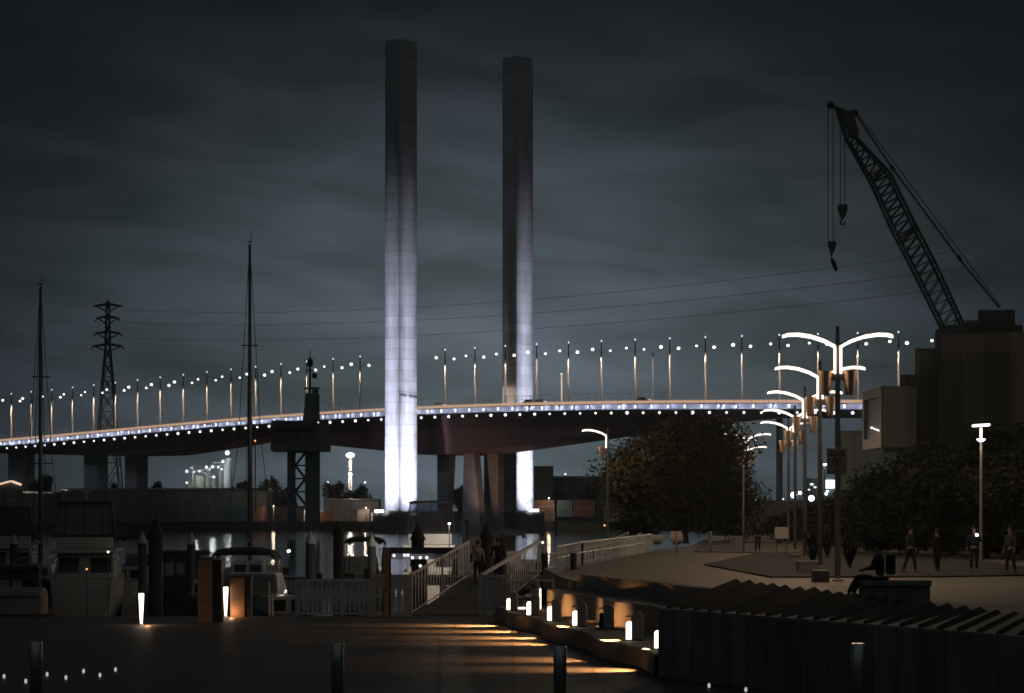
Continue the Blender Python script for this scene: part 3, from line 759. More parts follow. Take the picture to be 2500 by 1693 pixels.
# ------------------------------------------------------------------ marina gate, railings and ramp
def railing(name, label, p0, p1, h0, h1, n, posts=(), lattice=False, taper=True):
    """p0,p1: foot points, h: heights"""
    p0, p1 = Vector(p0), Vector(p1); t = thing(name, label, 'railing', p0, 0, 'railings of the marina gate and ramp')
    d = p1 - p0
    b = MB(); b.loft([[q + Vector((0, -.045, h - .10)), q + Vector((0, .045, h - .10)), q + Vector((0, .045, h)), q + Vector((0, -.045, h))] for q, h in ((Vector((0, 0, 0)), h0), (d, h1))])
    obj('top_rail', b, M['picket'], t)
    b = MB(); b.loft([[q + Vector((0, -.03, .06)), q + Vector((0, .03, .06)), q + Vector((0, .03, .13)), q + Vector((0, -.03, .13))] for q in (Vector((0, 0, 0)), d)])
    obj('bottom_rail', b, M['picket'], t)
    dn = Vector((d.x, d.y, 0)).normalized()
    b = MB()
    if lattice:
        L_ = Vector((d.x, d.y, 0)).length
        nx = n
        for k in range(nx + 1):
            q = d * (k / nx); h = h0 + (h1 - h0) * k / nx
            b.tube([q + Vector((0, 0, .1)), q + Vector((0, 0, h - .08))], .022, 4)
        for k in range(1, 12):
            z = .1 + (h0 - .2) * k / 12
            b.tube([Vector((0, 0, z)), d + Vector((0, 0, z))], .022, 4)
    else:
        for k in range(n):
            f_ = (k + .5) / n; q = d * f_; h = h0 + (h1 - h0) * f_ - .09
            wt, wb = (.115, .04) if taper else (.03, .03)
            b.loft([[q + dn * (s * w_) + Vector((0, y, z)) for s, y in ((-1, -.012), (1, -.012), (1, .012), (-1, .012))] for w_, z in ((wb, .12), (wt * .8, h * .7), (wt, h))])
    obj('pickets', b, M['picket'], t)
    for f_ in posts:
        q = d * f_; h = h0 + (h1 - h0) * f_
        b = MB(); b.box(q + Vector((0, 0, h / 2)), (.09, .09, h)); obj('post', b, M['picket'], t)
    return t
def gp_(x, y): 
    Y = (CZ - DZ) * F / (y - HY); return Vector((XP(x, Y), Y, DZ))
railing('gate_railing', 'wide slatted marina railing between the thin posts and the lettered column', (XP(724, 80.8), 80.8, DZ), (XP(905, 80.9), 80.9, DZ), 1.27, 1.27, 16, (0, .62, 1))
railing('gate_railing', 'short marina railing just left of the ramp foot beside the lettered column', (XP(905, 81), 81.05, DZ), (XP(997, 81), 81.2, DZ), 1.42, 1.42, 6, (1,))
# lettered column
t = thing('lettered_column', 'narrow orange lit column sign with vertical dark letters', 'sign', (XP(943, 80.2), 80.2, DZ))
h = ZP(1341, 80.2) - DZ
b = MB(); b.box((0, .09, h / 2), (.185, .16, h)); obj('face', b, M['sign_lit'], t, bevel=.006)
b = MB(); b.box((.125, .1, h / 2), (.055, .14, h - .01)); obj('side_channel', b, M['dark'], t)
b = MB(); b.box((0.02, .09, h + .015), (.22, .18, .03)); obj('cap', b, M['cap'], t)
def text(body, loc, size, m, parent, name='lettering', line=1.0):
    """lettering built from the built-in font as a plain mesh, standing in the XZ plane"""
    c = bpy.data.curves.new(name, 'FONT'); c.body = body; c.size = size; c.extrude = .002; c.align_x = 'CENTER'; c.align_y = 'CENTER'; c.space_line = line
    tmp = bpy.data.objects.new(name + '_tmp', c); COL.objects.link(tmp)
    me = bpy.data.meshes.new_from_object(tmp.evaluated_get(bpy.context.evaluated_depsgraph_get()))
    bpy.data.objects.remove(tmp); me.transform(Matrix.Rotation(PI / 2, 4, 'X')); me.materials.clear(); me.materials.append(m)
    o = bpy.data.objects.new(name, me); COL.objects.link(o); o.parent = parent; o.location = loc
    return o
text('M\nA\nR\nI\nN\nA', (0, .006, ZP(1399.5, 80.2) - DZ), .145, M['ink'], t, line=.92)
b = MB(); b.tube([(.035, .004, ZP(1353, 80.2) - DZ), (-.03, .004, ZP(1364, 80.2) - DZ)], .018, 5); obj('emblem', b, M['ink'], t)
b = MB(); zt_ = ZP(1434, 80.2) - DZ; b.box((0, .004, zt_ - .06), (.018, .006, .15)); b.add([(-.045, .002, zt_ - .13), (.045, .002, zt_ - .13), (0, .002, zt_ - .2)], [(0, 1, 2)]); obj('arrow', b, M['ink'], t)
# ramp
RP0 = Vector((XP(1000, 81.2), 81.2, DZ)); 
ramp_end = 94.0; RZ1 = -.22
xl0, xr0 = XP(1003, 81.2), XP(1172, 81.2); xl1, xr1 = XP(1146, ramp_end), XP(1314, ramp_end)
t = thing('access_ramp', 'dark sloping access ramp rising to the jetty between two slatted railings', 'ramp', (xl0, 81.2, DZ))
b = MB(); b.loft([[(xl0, 81.2, DZ - .3), (xr0, 81.2, DZ - .3), (xr0, 81.2, DZ + .01), (xl0, 81.2, DZ + .01)], [(xl1, ramp_end, RZ1 - .3), (xr1, ramp_end, RZ1 - .3), (xr1, ramp_end, RZ1), (xl1, ramp_end, RZ1)]])
obj('deck', b, M['boards'], t, world=True)
for xa, xb in ((xl0, xl1), (xr0, xr1)):
    b = MB(); b.tube([(xa, 81.2, DZ - .2), (xb, ramp_end, RZ1 - .2)], .12, 6); obj('side_beam', b, M['dark'], t, world=True)
railing('ramp_railing', 'slatted railing along the left side of the rising ramp', (xl0, 81.3, DZ), (xl1, ramp_end, RZ1), 1.46, 1.44, 21, (0, .5, 1))
railing('ramp_railing', 'slatted railing along the right side of the rising ramp behind the lattice panel', (XP(1240, 86.4), 86.4, DZ + .35), (xr1, ramp_end, RZ1), 1.44, 1.44, 15, (0, 1))
railing('lattice_screen', 'square lattice screen at the right foot of the ramp', (xr0, 81.4, DZ), (XP(1240, 81.2), 81.2, DZ), 1.40, 1.40, 12, (0, 1), lattice=True)
b = MB(); b.loft([[(xr0, 81.4, DZ + 1.34), (xr0 + .1, 81.4, DZ + 1.34), (xr0 + .1, 81.4, DZ + 1.44), (xr0, 81.4, DZ + 1.44)], [(xr1, ramp_end, RZ1 + 1.36), (xr1 + .1, ramp_end, RZ1 + 1.36), (xr1 + .1, ramp_end, RZ1 + 1.46), (xr1, ramp_end, RZ1 + 1.46)]])
o = obj('hand_rail', b, M['picket'], t, world=True)
# jetty beyond the ramp
t = thing('jetty', 'dark raised jetty crossing behind the ramp with small lights hung under its edge', 'jetty', (-1, 96, WZ))
b = MB(); b.bb((XP(930, 96), 94.2, RZ1 - .35), (XP(1410, 96), 97.5, RZ1)); obj('deck', b, M['pontoon'], t, world=True)
b = MB(); b.bb((XP(934, 94.2), 94.1, ZP(1352, 94.1)), (XP(1120, 94.2), 94.28, ZP(1337, 94.1))); obj('rail_board', b, M['dark'], t, world=True)
b = MB(); b.bb((XP(945, 94.2), 94.3, ZP(1366, 94.1)), (XP(1120, 94.2), 94.4, ZP(1353, 94.1))); obj('kick_board', b, M['picket'], t, world=True)
for x in (940, 1035, 1110, 1330, 1400):
    b = MB(); b.tube([(XP(x, 96), 96, WZ - 3), (XP(x, 96), 96, RZ1 + .9)], .13, 8); obj('pile', b, M['pile'], t, world=True)
for x, y in ((962, 1354), (988, 1353), (996, 1353), (1007, 1359), (1026, 1359), (1042, 1359), (1026, 1379)):
    b = MB(); b.ball(PX(x, y + 3, 94.0), .055, 8, 5); obj('marker_light', b, M['soffit_led'], t, world=True)

# ================================================================== PLAZA FURNITURE
# ------------------------------------------------------------------ gull-wing promenade lamps
def gull_lamp(label, loc, arms=(-1, 1), hj=8.0, rz=0.0, group='gull wing promenade lamps', glow=520):
    t = thing('promenade_lamp', label, 'street lamp', loc, rz, group)
    b = MB(); b.tube([(0, 0, 0), (0, 0, hj - 1), (0, 0, hj + .55)], [.105, .09, .07], 10); obj('pole', b, M['pole'], t, smooth=True)
    b = MB(); b.lathe([(.2, 0), (.2, .05), (.13, .08)], 12); obj('foot', b, M['pole'], t)
    b = MB(); b.tube([(0, 0, hj + .551), (0, 0, hj + .68)], [.06, .05], 8); obj('cap', b, M['dark'], t)
    for s in arms:
        cur = [(.08, -.02), (.45, .18), (.9, .33), (1.35, .40), (1.7, .39), (1.88, .34)]
        r = []; r2 = []
        for k, (x, z) in enumerate(cur):
            wd = (.09, .12, .14, .14, .12, .08)[k]
            r.append([(s * x, -wd, hj + z - .055), (s * x, wd, hj + z - .055), (s * x, wd * .9, hj + z + .04), (s * x, -wd * .9, hj + z + .04)])
            r2.append([(s * x, -wd - .02, hj + z + .06), (s * x, wd + .02, hj + z + .06), (s * x, wd * .7, hj + z + .10), (s * x, -wd * .7, hj + z + .10)])
        b = MB(); b.loft(r); a_ = obj('led_arm', b, M['led'], t)
        b = MB(); b.loft(r2); obj('arm_cover', b, M['pole'], a_)
        ld = bpy.data.lights.new('wing_glow', 'POINT'); ld.energy = glow; ld.color = (1, .70, .44); ld.shadow_soft_size = .12
        lo_ = bpy.data.objects.new('wing_glow', ld); COL.objects.link(lo_); lo_.parent = t; lo_.location = (s * 1.0, -.05, hj + .12)
        b = MB(); b.tube([(s * .105, -.06, hj - .06), (s * .105, -.06, hj - .93)], .04, 8); obj('led_tube', b, M['led_dim'], t)
        # tapered metal bucket hung at the side of the pole
        b = MB(); n_ = 16
        b.lathe([(.14, hj - 1.66), (.235, hj - .84), (.22, hj - .845), (.13, hj - 1.6)], n_, (s * .41, 0, 0)); obj('bucket', b, M['bucket'], t, smooth=False)
        b = MB(); b.box((s * .14, 0, hj - 1.03), (.24, .07, .28)); obj('bracket', b, M['pole'], t)
    return t
M['led_dim'] = emit('warm_white_tube', (1.0, .86, .72), 2.6)
M['led'] = emit('warm_white_led_arm', (1.0, .86, .72), 3.2)
M['bucket'] = mat('satin_copper_grey', (.42, .30, .23), .38, .55, scale=4, var=.15, bump=.05, stretch=(1, 1, .3))
LP = [(2045, 81, 'nearest promenade lamp with two glowing wings and a square sign on its pole'), (2002, 99.5, 'promenade lamp with two glowing wings, second nearest in the row'), (1965, 120, 'promenade lamp with two glowing wings in the middle of the row of five'),
      (1941, 141.5, 'promenade lamp with two glowing wings, fourth nearest in the row'), (1925, 161, 'smallest farthest promenade lamp of the row of five')]
for px, Y, lab in LP: gull_lamp(lab, (XP(px, Y), Y, 0))
gull_lamp('single winged promenade lamp glowing at the left edge of the big tree', (XP(1483, 177), 177, 0), (-1,), 8.0, glow=800)
gull_lamp('promenade lamp half hidden in the right edge of the big tree, higher of two', (XP(1823, 186), 186, 0), (-1, 1), glow=800)
gull_lamp('promenade lamp half hidden in the right edge of the big tree, lower of two', (XP(1822, 223), 223, 0), (-1, 1), glow=700)
# square sign on the nearest pole
Y = 80.82; t = thing('pole_sign', 'square pale sign with a crossed out figure, on the nearest lamp pole', 'sign', (XP(2043, Y), Y, ZP(1158, Y)))
sw, sh = 49 / F * Y, 63 / F * Y
b = MB(); b.box((0, 0, sh / 2), (sw, .02, sh)); obj('plate', b, M['sign_pale'], t, bevel=.004)
b = MB(); 
for (a_, c_) in (((0, .012), (sw, .012)), ((0, sh - .012), (sw, sh - .012))): b.box((0, -.013, a_[1]), (sw - .03, .004, .012))
for s_ in (-1, 1): b.box((s_ * (sw / 2 - .012), -.013, sh / 2), (.012, .004, sh - .03))
obj('border', b, M['ink'], t)
b = MB(); ro, ri, cz_ = .155, .125, sh * .47
for k in range(28):
    a0, a1 = 2 * PI * k / 28, 2 * PI * (k + 1) / 28
    b.add([(ro * math.cos(a0), -.0125, cz_ + ro * math.sin(a0)), (ro * math.cos(a1), -.0125, cz_ + ro * math.sin(a1)), (ri * math.cos(a1), -.0125, cz_ + ri * math.sin(a1)), (ri * math.cos(a0), -.0125, cz_ + ri * math.sin(a0))], [(0, 1, 2, 3)])
b.tube([(-.1, -.013, cz_ + .1), (.1, -.013, cz_ - .1)], .012, 4)
b.ball((.035, -.014, cz_ + .075), .024, 8, 5, (1, .1, 1)); b.tube([(.02, -.0145, cz_ + .05), (-.02, -.0145, cz_ - .01), (.03, -.0145, cz_ - .05), (.0, -.0145, cz_ - .1)], .015, 4); b.tube([(.02, -.0145, cz_ + .03), (.075, -.0145, cz_ + .0)], .01, 4); b.tube([(-.02, -.0145, cz_ - .01), (-.075, -.0145, cz_ - .07)], .013, 4)
obj('pictogram', b, M['ink'], t)
random.seed(3); b = MB()
for row in (sh * .86, sh * .75):
    x = -sw * .36; top_ = []
    b.box((0, -.0118, row - .03), (sw * .72, .002, .006))
    while x < sw * .32:
        w_ = random.uniform(.045, .075); b.box((x + w_ / 2, -.0125, row), (w_, .004, .055)); x += w_ + random.choice((.02, .03, .06))
tag(obj('worn_line', b, M['ink'], t), None, None)
text('AREA', (0, -.0125, sh * .13), .12, M['ink'], t)
# T-shaped lamp on the right
Y = 112; t = thing('reflector_lamp', 'slim pole lamp with a flat white reflector plate among the dark trees', 'street lamp', (XP(2395, Y), Y, 0))
zt_ = ZP(1039, Y); zd = ZP(1073, Y)
b = MB(); b.tube([(0, 0, 0), (0, 0, zd - .1)], [.085, .06], 8); obj('pole', b, M['pole'], t)
b = MB(); b.box((0, 0, zt_), (.74, .62, .10), m=Matrix.Rotation(R(-3), 4, 'Y')); obj('reflector', b, M['flood'], t, bevel=.03)  # plate glows by itself, in place of light thrown up from the dish
b = MB(); b.tube([(0, 0, zd), (0, 0, zt_ - .12)], .06, 8); obj('stem', b, M['led_dim'], t)  # stem made to glow too, standing in for the dish's light on it
b = MB(); b.lathe([(.06, zd - .12), (.2, zd - .03), (.2, zd + .02)], 12); obj('dish', b, M['flood'], t)
ld = bpy.data.lights.new('reflector_glow', 'POINT'); ld.energy = 420; ld.color = (1, .74, .44); ld.shadow_soft_size = .3
lo_ = bpy.data.objects.new('reflector_glow', ld); COL.objects.link(lo_); lo_.parent = t; lo_.location = (0, -.1, zt_ - .45)

# ------------------------------------------------------------------ stone blocks, slim posts, bins
def block(x0, x1, y0, y1, Y, lab, h=None):
    t = thing('stone_block', lab, 'stone block', (XP((x0 + x1) / 2, Y), Y, 0), 0, 'stone seat blocks around the lawn')
    wd = (x1 - x0) / F * Y; ht = h or ZP(y0, Y)
    b = MB(); b.box((0, .3, ht / 2 - .04), (wd * .94, .6, ht - .08)); obj('base', b, M['darkwall'], t, bevel=.01)
    b = MB(); b.box((0, .3, ht - .035), (wd, .66, .07)); obj('top', b, M['ledge'], t, bevel=.012)
block(1985, 2026, 1393, 1421, 79.5, 'dark square stone block beside the foot of the nearest promenade lamp')
block(1947, 1998, 1370, 1400, 91, 'dark stone block with a pale top on the lawn edge left of the lamp feet')
block(1929, 1957, 1354, 1368, 117, 'small stone block farthest back on the lawn beside the lamp row')
block(1784, 1818, 1310, 1340, 150, 'pale topped stone block behind the slim posts under the big tree')
for x, Y, lab in ((1652, 134, 'slim pale post on the plaza edge in front of the tree trunk'), (1735, 134, 'slim pale post on the plaza edge under the middle of the big tree'), (1815, 134, 'taller slim pale post on the plaza edge under the right of the big tree')):
    t = thing('slim_post', lab, 'post', (XP(x, Y), Y, 0), 0, 'slim posts along the far plaza edge')
    h = 1.15 if x < 1800 else 4.9
    b = MB(); b.tube([(0, 0, 0), (0, 0, h)], .05, 8); obj('shaft', b, M['pole'], t, smooth=True)
    b = MB(); b.lathe([(.06, h), (.06, h + .04), (.02, h + .07)], 10); obj('cap', b, M['steel'], t)
t = thing('notice_board', 'pale square notice board on two legs right of the standing figure', 'notice board', (XP(1908, 128), 128, 0))
b = MB(); b.box((0, 0, 1.2), (.72, .06, .62)); obj('board', b, M['sign_pale'], t)
for s in (-1, 1): b = MB(); b.box((s * .28, 0, .45), (.05, .05, .9)); obj('leg', b, M['dark'], t)
# curved pale seats by the tree
for x, y0, y1, lab in ((1605, 1303, 1325, 'pale curved seat left of the tree trunk'), (1652, 1294, 1322, 'pale curved seat just right of the tree trunk')):
    Y = 168; t = thing('curved_seat', lab, 'seat', (XP(x, Y), Y, 0), 0, 'pale curved seats under the tree')
    h = ZP(y0, Y) * .9
    b = MB(); b.loft([[(-.42, -.3, .2), (.42, -.3, .2), (.42, .3, .2), (-.42, .3, .2)], [(-.48, -.36, .4), (.48, -.36, .4), (.48, .34, .4), (-.48, .34, .4)], [(-.46, -.34, .46), (.46, -.34, .46), (.46, .32, .46), (-.46, .32, .46)]]); obj('seat', b, M['sign_pale'], t, bevel=.04)
    b = MB(); b.loft([[(-.46, .24, .46), (.46, .24, .46), (.46, .34, .46), (-.46, .34, .46)], [(-.4, .4, h), (.4, .4, h), (.4, .46, h), (-.4, .46, h)]]); obj('backrest', b, M['sign_pale'], t, bevel=.03)
    b = MB(); b.box((0, 0, .1), (.5, .4, .2)); obj('plinth', b, M['dark'], t)
# balustrade on the left edge of the plaza
def fence(name, label, pts, h, step, m, cat='fence', group=None):
    t = thing(name, label, cat, Vector(pts[0]), 0, group)
    o_ = Vector(pts[0]); b = MB(); bp = MB()
    for a, c in zip(pts[:-1], pts[1:]):
        a, c = Vector(a), Vector(c); L_ = (c - a).length; n_ = max(1, int(L_ / step))
        for z in (h, h * .55): bp.tube([a - o_ + Vector((0, 0, z)), c - o_ + Vector((0, 0, z))], .03, 5)
        for k in range(n_ + 1):
            q = a + (c - a) * (k / n_) - o_; b.box(q + Vector((0, 0, h / 2)), (.09, .09, h))
    b.v, b.f, nb = b.v, b.f, len(b.v); bp.add(b.v, b.f); obj('post_and_rail', bp, m, t); return t
fence('balustrade', 'pale post balustrade along the left edge of the plaza', [(1.75, 92, 0), (3.1, 104.8, 0), (8.3, 141, 0)], 1.0, 1.3, M['picket'])
fence('dock_fence', 'thin rail fence on the pontoons behind the plaza edge', [(XP(1330, 118), 118, -1.3), (XP(1450, 125), 125, -1.0), (XP(1570, 140), 140, -.6)], 1.5, 2.2, M['picket'])
t = thing('gangway', 'sloping gangway with two thin handrails leading up to the plaza left of the tree', 'gangway', (XP(1480, 170), 170, -1.5))
for (xa, ya, xb, yb) in ((1487, 1323, 1534, 1300), (1522, 1326, 1566, 1302)):
    b = MB(); b.tube([PX(xa, ya, 166), PX(xb, yb, 172)], .045, 6); obj('hand_rail', b, M['picket'], t, world=True)
    for f_ in (0, .5, 1):
        q = PX(xa, ya, 166).lerp(PX(xb, yb, 172), f_); b = MB(); b.tube([q - Vector((0, 0, 1.0)), q], .035, 6); obj('post', b, M['picket'], t, world=True)
b = MB(); b.loft([[PX(x, y + 33, Y) for x, y, Y in ((1484, 1323, 166), (1526, 1326, 166), (1526, 1332, 166), (1484, 1329, 166))], [PX(x, y + 33, Y) for x, y, Y in ((1532, 1300, 172), (1570, 1302, 172), (1570, 1308, 172), (1532, 1306, 172))]]); obj('deck', b, M['pontoon'], t, world=True)

# ================================================================== TREES
def leaf_cloud(b, c, rad, n, size, rnd):
    for _ in range(n):
        while True:
            v = Vector((rnd.uniform(-1, 1), rnd.uniform(-1, 1), rnd.uniform(-1, 1)))
            if v.length <= 1: break
        v = v * (.55 + .45 * v.length) if v.length > .01 else v
        p = Vector(c) + Vector((v.x * rad[0], v.y * rad[1], v.z * rad[2]))
        a = Vector((rnd.gauss(0, 1), rnd.gauss(0, 1), rnd.gauss(0, .7))).normalized()
        d = a.cross(Vector((rnd.gauss(0, 1), rnd.gauss(0, 1), rnd.gauss(0, 1)))).normalized()
        s = size * rnd.uniform(.6, 1.35)
        b.add([p - a * s, p + d * s * .42, p + a * s, p - d * s * .42], [(0, 1, 2, 3)])
def tree(label, loc, h, rx, zlow, n, size, m, seed, clumps=16, cat='tree', name='tree', trunk=.28, group=None, topr=1.0):
    rnd = random.Random(seed)
    t = thing(name, label, cat, loc, 0, group)
    b = MB(); hz = zlow + (h - zlow) * .35
    b.tube([(0, 0, -.1), (.05, .03, zlow * .6), (-.05, 0, hz), (.02, .05, zlow + (h - zlow) * .7)], [trunk * 1.3, trunk, trunk * .7, trunk * .25], 8)
    cz_ = (h + zlow) / 2; rz_ = (h - zlow) / 2; lv = MB(); per = n // clumps
    for k in range(clumps):
        a = 2 * PI * (k * .618034); zz_ = -0.9 + 1.8 * ((k * 0.37 + rnd.random() * .25) % 1.0)
        rr = math.sqrt(max(.08, 1 - zz_ * zz_)) * rnd.uniform(.45, .78)
        f_ = topr if zz_ > 0 else 1
        c = Vector((math.cos(a) * rr * rx * f_, math.sin(a) * rr * rx * .9 * f_, cz_ + zz_ * rz_ * .74))
        q = rnd.uniform(.30, .46)
        b.tube([(0, 0, zlow * .7 + (h - zlow) * .12), c * .5 + Vector((0, 0, cz_ * .45)), c], [trunk * .4, trunk * .25, trunk * .07], 5)
        leaf_cloud(lv, c, (rx * q, rx * q, rz_ * q * 1.05), per, size, rnd)
    leaf_cloud(lv, (0, 0, cz_), (rx * .75, rx * .7, rz_ * .8), n // 3, size, rnd)
    obj('trunk', b, M['bark'], t, smooth=True); obj('crown', lv, m, t)
    return t
tree('large broad dark tree, its edges lit golden by the lamps beside it', (XP(1668, 183), 183, 0), 10.4, 7.4, .5, 30000, .19, M['leaf_fig'], 11, 34, 'tree', 'fig_tree', .36, topr=.86)
for (px, Y, h, rx, zl, n, sd_, lab) in ((2230, 128, 6.3, 3.6, .1, 3600, 21, 'dark dense tree left of the slim reflector lamp'), (2400, 121, 7.0, 3.9, .1, 5200, 22, 'dark tree with leaves lit golden round the slim reflector lamp'),
                                        (2500, 116, 6.2, 3.4, .1, 3200, 23, 'dark tree cut off by the right edge of the photo'), (2120, 150, 4.6, 3.4, .05, 3000, 24, 'low dark tree below the jutting box of the building'), (2010, 175, 3.4, 3.0, .2, 2200, 25, 'low dark shrub mass behind the lamp row')):
    tree(lab, (XP(px, Y), Y, 0), h, rx, zl, int(n * 1.8), .15, M['leaf_dark'], sd_, 14, group='dark trees on the right of the plaza')
k = 0
for (px, Y, yt, wpx, lab) in ((590, 850, 1168, 46, 'small round dark tree left of the yacht mast on the far bank'), (664, 850, 1152, 56, 'tall round dark tree beside the control tower on the far bank'), (706, 860, 1180, 40, 'dark tree just left of the control tower legs'),
                              (826, 850, 1166, 60, 'dark round tree behind the floodlight mast on the far bank'), (882, 870, 1184, 56, 'low dark tree left of the bright tower on the far bank'), (1120, 860, 1185, 34, 'small dark tree seen between the bridge piers'),
                              (1358, 820, 1176, 44, 'dark tree before the pale shed right of the far tower'), (1438, 820, 1182, 34, 'small dark tree at the right end of the pale shed'), (380, 860, 1172, 34, 'small dark bush beside the bridge pier on the left'), (275, 860, 1180, 36, 'low dark bush between the two left piers'), (105, 850, 1150, 60, 'dark tree behind the lit gable at the left')):
    zt_ = ZP(yt, Y) + 1.2
    tree(lab, (XP(px, Y), Y, -1.2), zt_, wpx / F * Y / 2 * 1.25, zt_ * .18, 900, .8, M['leaf_far'], 40 + k, 9, group='dark trees on the far bank', trunk=.35); k += 1
# ground plants at the lamp row
k = 0
for px, Y, h, lab in ((1985, 105, 1.5, 'spiky dark plant between the second and nearest lamp poles'), (2075, 98, 1.3, 'spiky dark plant right of the nearest lamp pole'), (2020, 118, 1.6, 'spiky dark plant behind the nearest lamp pole')):
    rnd = random.Random(60 + k); k += 1
    t = thing('spiky_plant', lab, 'plant', (XP(px, Y), Y, 0), 0, 'spiky plants by the lawn'); b = MB()
    for _ in range(60):
        a = rnd.uniform(0, 2 * PI); r = rnd.uniform(.3, .9); hh = h * rnd.uniform(.5, 1.1)
        d = Vector((math.cos(a), math.sin(a), 0)); sdv = Vector((-d.y, d.x, 0)) * .035
        p1 = d * r * .5 + Vector((0, 0, hh)); p2 = d * r + Vector((0, 0, hh * .8))
        b.add([-sdv, sdv, p1 + sdv, p1 - sdv, p2], [(0, 1, 2, 3), (3, 2, 4)])
    obj('leaves', b, M['leaf_dark'], t); b = MB(); b.tube([(0, 0, 0), (0, 0, .3)], [.1, .06], 6); obj('stem', b, M['bark'], t)

# ================================================================== FAR STRUCTURES
# ------------------------------------------------------------------ harbour control tower
Y = 560; kx = Y / F
t = thing('control_tower', 'dark harbour control tower on lattice legs with an antenna mast, in front of the bridge', 'control tower', (XP(735, Y), Y, WZ))
def bx(name, x0, x1, y0, y1, d0, d1, m, bev=0):
    b = MB(); b.bb((XP(x0, Y), Y + d0, ZP(y1, Y)), (XP(x1, Y), Y + d1, ZP(y0, Y))); return obj(name, b, m, t, world=True, bevel=bev)
bx('cabin', 668, 772, 1029, 1085, -5, 5, M['darkwall']); bx('cabin_band', 666, 803, 1085.2, 1103, -5.2, 5.4, M['concrete_far'])
bx('cabin_wing', 772.3, 802, 1035, 1085, -3.5, 4.5, M['concrete_far'])
bx('cabin_glazing', 672, 768, 1042, 1058, -5.06, -5.01, M['glass'])
bx('core', 746, 780, 1103.2, 1292, -1.6, 1.6, M['concrete_far']); bx('leg', 702, 721, 1103.2, 1296, -1, 1, M['concrete_far'])
b = MB()
for k in range(4):
    ya, yb = 1105 + k * 32, 1105 + (k + 1) * 32
    b.tube([PX(721, ya if k % 2 else yb, Y), PX(746, yb if k % 2 else ya, Y)], .32, 5); b.tube([PX(721, ya, Y), PX(746, ya, Y)], .2, 5)
obj('bracing', b, M['concrete_far'], t, world=True)
b = MB(); b.loft([[Vector((XP(x, Y), Y + d_, ZP(1029, Y))) for x, d_ in ((740, -1.6), (780, -1.6), (780, 1.6), (740, 1.6))], [Vector((XP(x, Y), Y + d_, ZP(1000, Y))) for x, d_ in ((744, -1.5), (779, -1.5), (779, 1.5), (744, 1.5))], [Vector((XP(x, Y), Y + d_, ZP(962, Y))) for x, d_ in ((746, -1.4), (779, -1.4), (779, 1.4), (746, 1.4))]])
obj('lift_house', b, M['concrete_far'], t, world=True)
b = MB(); b.tube([PX(757, 962, Y), PX(757, 872, Y)], .28, 6); b.tube([PX(742, 949, Y), PX(782, 948, Y)], .2, 5); b.tube([PX(748, 905, Y), PX(768, 905, Y)], .15, 5); b.tube([PX(764, 962, Y), PX(764, 945, Y)], .2, 5)
b.tube([PX(757, 872, Y), PX(757, 855, Y)], .1, 5)
obj('antenna_mast', b, M['dark'], t, world=True)
b = MB(); b.box(PX(757, 886, Y), (1.3, 1.3, 1.6)); b.box(PX(768, 918, Y), (1.1, .8, 1.2)); b.ball(PX(772, 956, Y), .6, 8, 5); obj('radar', b, M['dark'], t, world=True)

# ------------------------------------------------------------------ transmission pylon
Y = 1030; t = thing('pylon', 'dark lattice power pylon with four pairs of arms behind the bridge', 'pylon', (XP(263, Y), Y, -1.2))
b = MB(); 
def hw(y): return float(np.interp(y, [735, 850, 960, 1060, 1247], [3, 6, 15, 21, 36]))
ys = [735, 760, 790, 820, 850, 885, 920, 960, 1005, 1060, 1130, 1252]
for sx in (-1, 1):
    for d_ in (-1, 1):
        b.tube([PX(263 + sx * hw(y), y, Y) + Vector((0, d_ * hw(y) / F * Y, 0)) for y in ys], .3, 4)
for ya, yb in zip(ys[:-1], ys[1:]):
    for d_ in (-1, 1):
        for s in (-1, 1): b.tube([PX(263 - s * hw(ya), ya, Y) + Vector((0, d_ * hw(ya) / F * Y, 0)), PX(263 + s * hw(yb), yb, Y) + Vector((0, d_ * hw(yb) / F * Y, 0))], .2, 4)
    b.tube([PX(263 - hw(ya), ya, Y), PX(263 + hw(ya), ya, Y)], .2, 4)
    for s in (-1, 1): b.tube([PX(263 + s * hw(ya), ya, Y) + Vector((0, -hw(ya) / F * Y, 0)), PX(263 + s * hw(yb), yb, Y) + Vector((0, hw(yb) / F * Y, 0))], .2, 4)
obj('lattice', b, M['cranepaint'], t, world=True)
for y, wd in ((748, 37), (778, 32), (815, 36), (846, 42)):
    b = MB()
    for s in (-1, 1):
        b.tube([PX(263, y - 5, Y), PX(263 + s * wd * .8, y - 1, Y), PX(263 + s * wd, y + 8 if wd != 37 else y + 2, Y)], [.7, .45, .25], 5)
        b.tube([PX(263 + s * 5, y + 12, Y), PX(263 + s * wd * .75, y, Y)], .3, 4)
    obj('cross_arm', b, M['cranepaint'], t, world=True)

# ------------------------------------------------------------------ crawler crane behind the building
Y = 300; t = thing('lattice_crane', 'dark lattice boom crane leaning left above the building, two hooks hanging', 'crane', (XP(2345, Y), Y, 0))
cen = [(2046, 268), (2075, 335), (2150, 437), (2200, 545), (2262, 665), (2332, 812)]
wid = [8, 20, 46, 50, 50, 46]
def bpt(f_):
    n_ = len(cen) - 1; k = min(int(f_ * n_), n_ - 1); q = f_ * n_ - k
    x = cen[k][0] + (cen[k + 1][0] - cen[k][0]) * q; y = cen[k][1] + (cen[k + 1][1] - cen[k][1]) * q; w_ = wid[k] + (wid[k + 1] - wid[k]) * q
    return x, y, w_
def corner(f_, s, d_):
    x, y, w_ = bpt(f_); dx_, dy_ = 280, 545; L_ = math.hypot(dx_, dy_)
    return PX(x + s * w_ / 2 * dy_ / L_, y - s * w_ / 2 * dx_ / L_, Y) + Vector((0, d_ * w_ / F * Y * .5, 0))
b = MB(); fs_ = [k / 30 for k in range(31)]
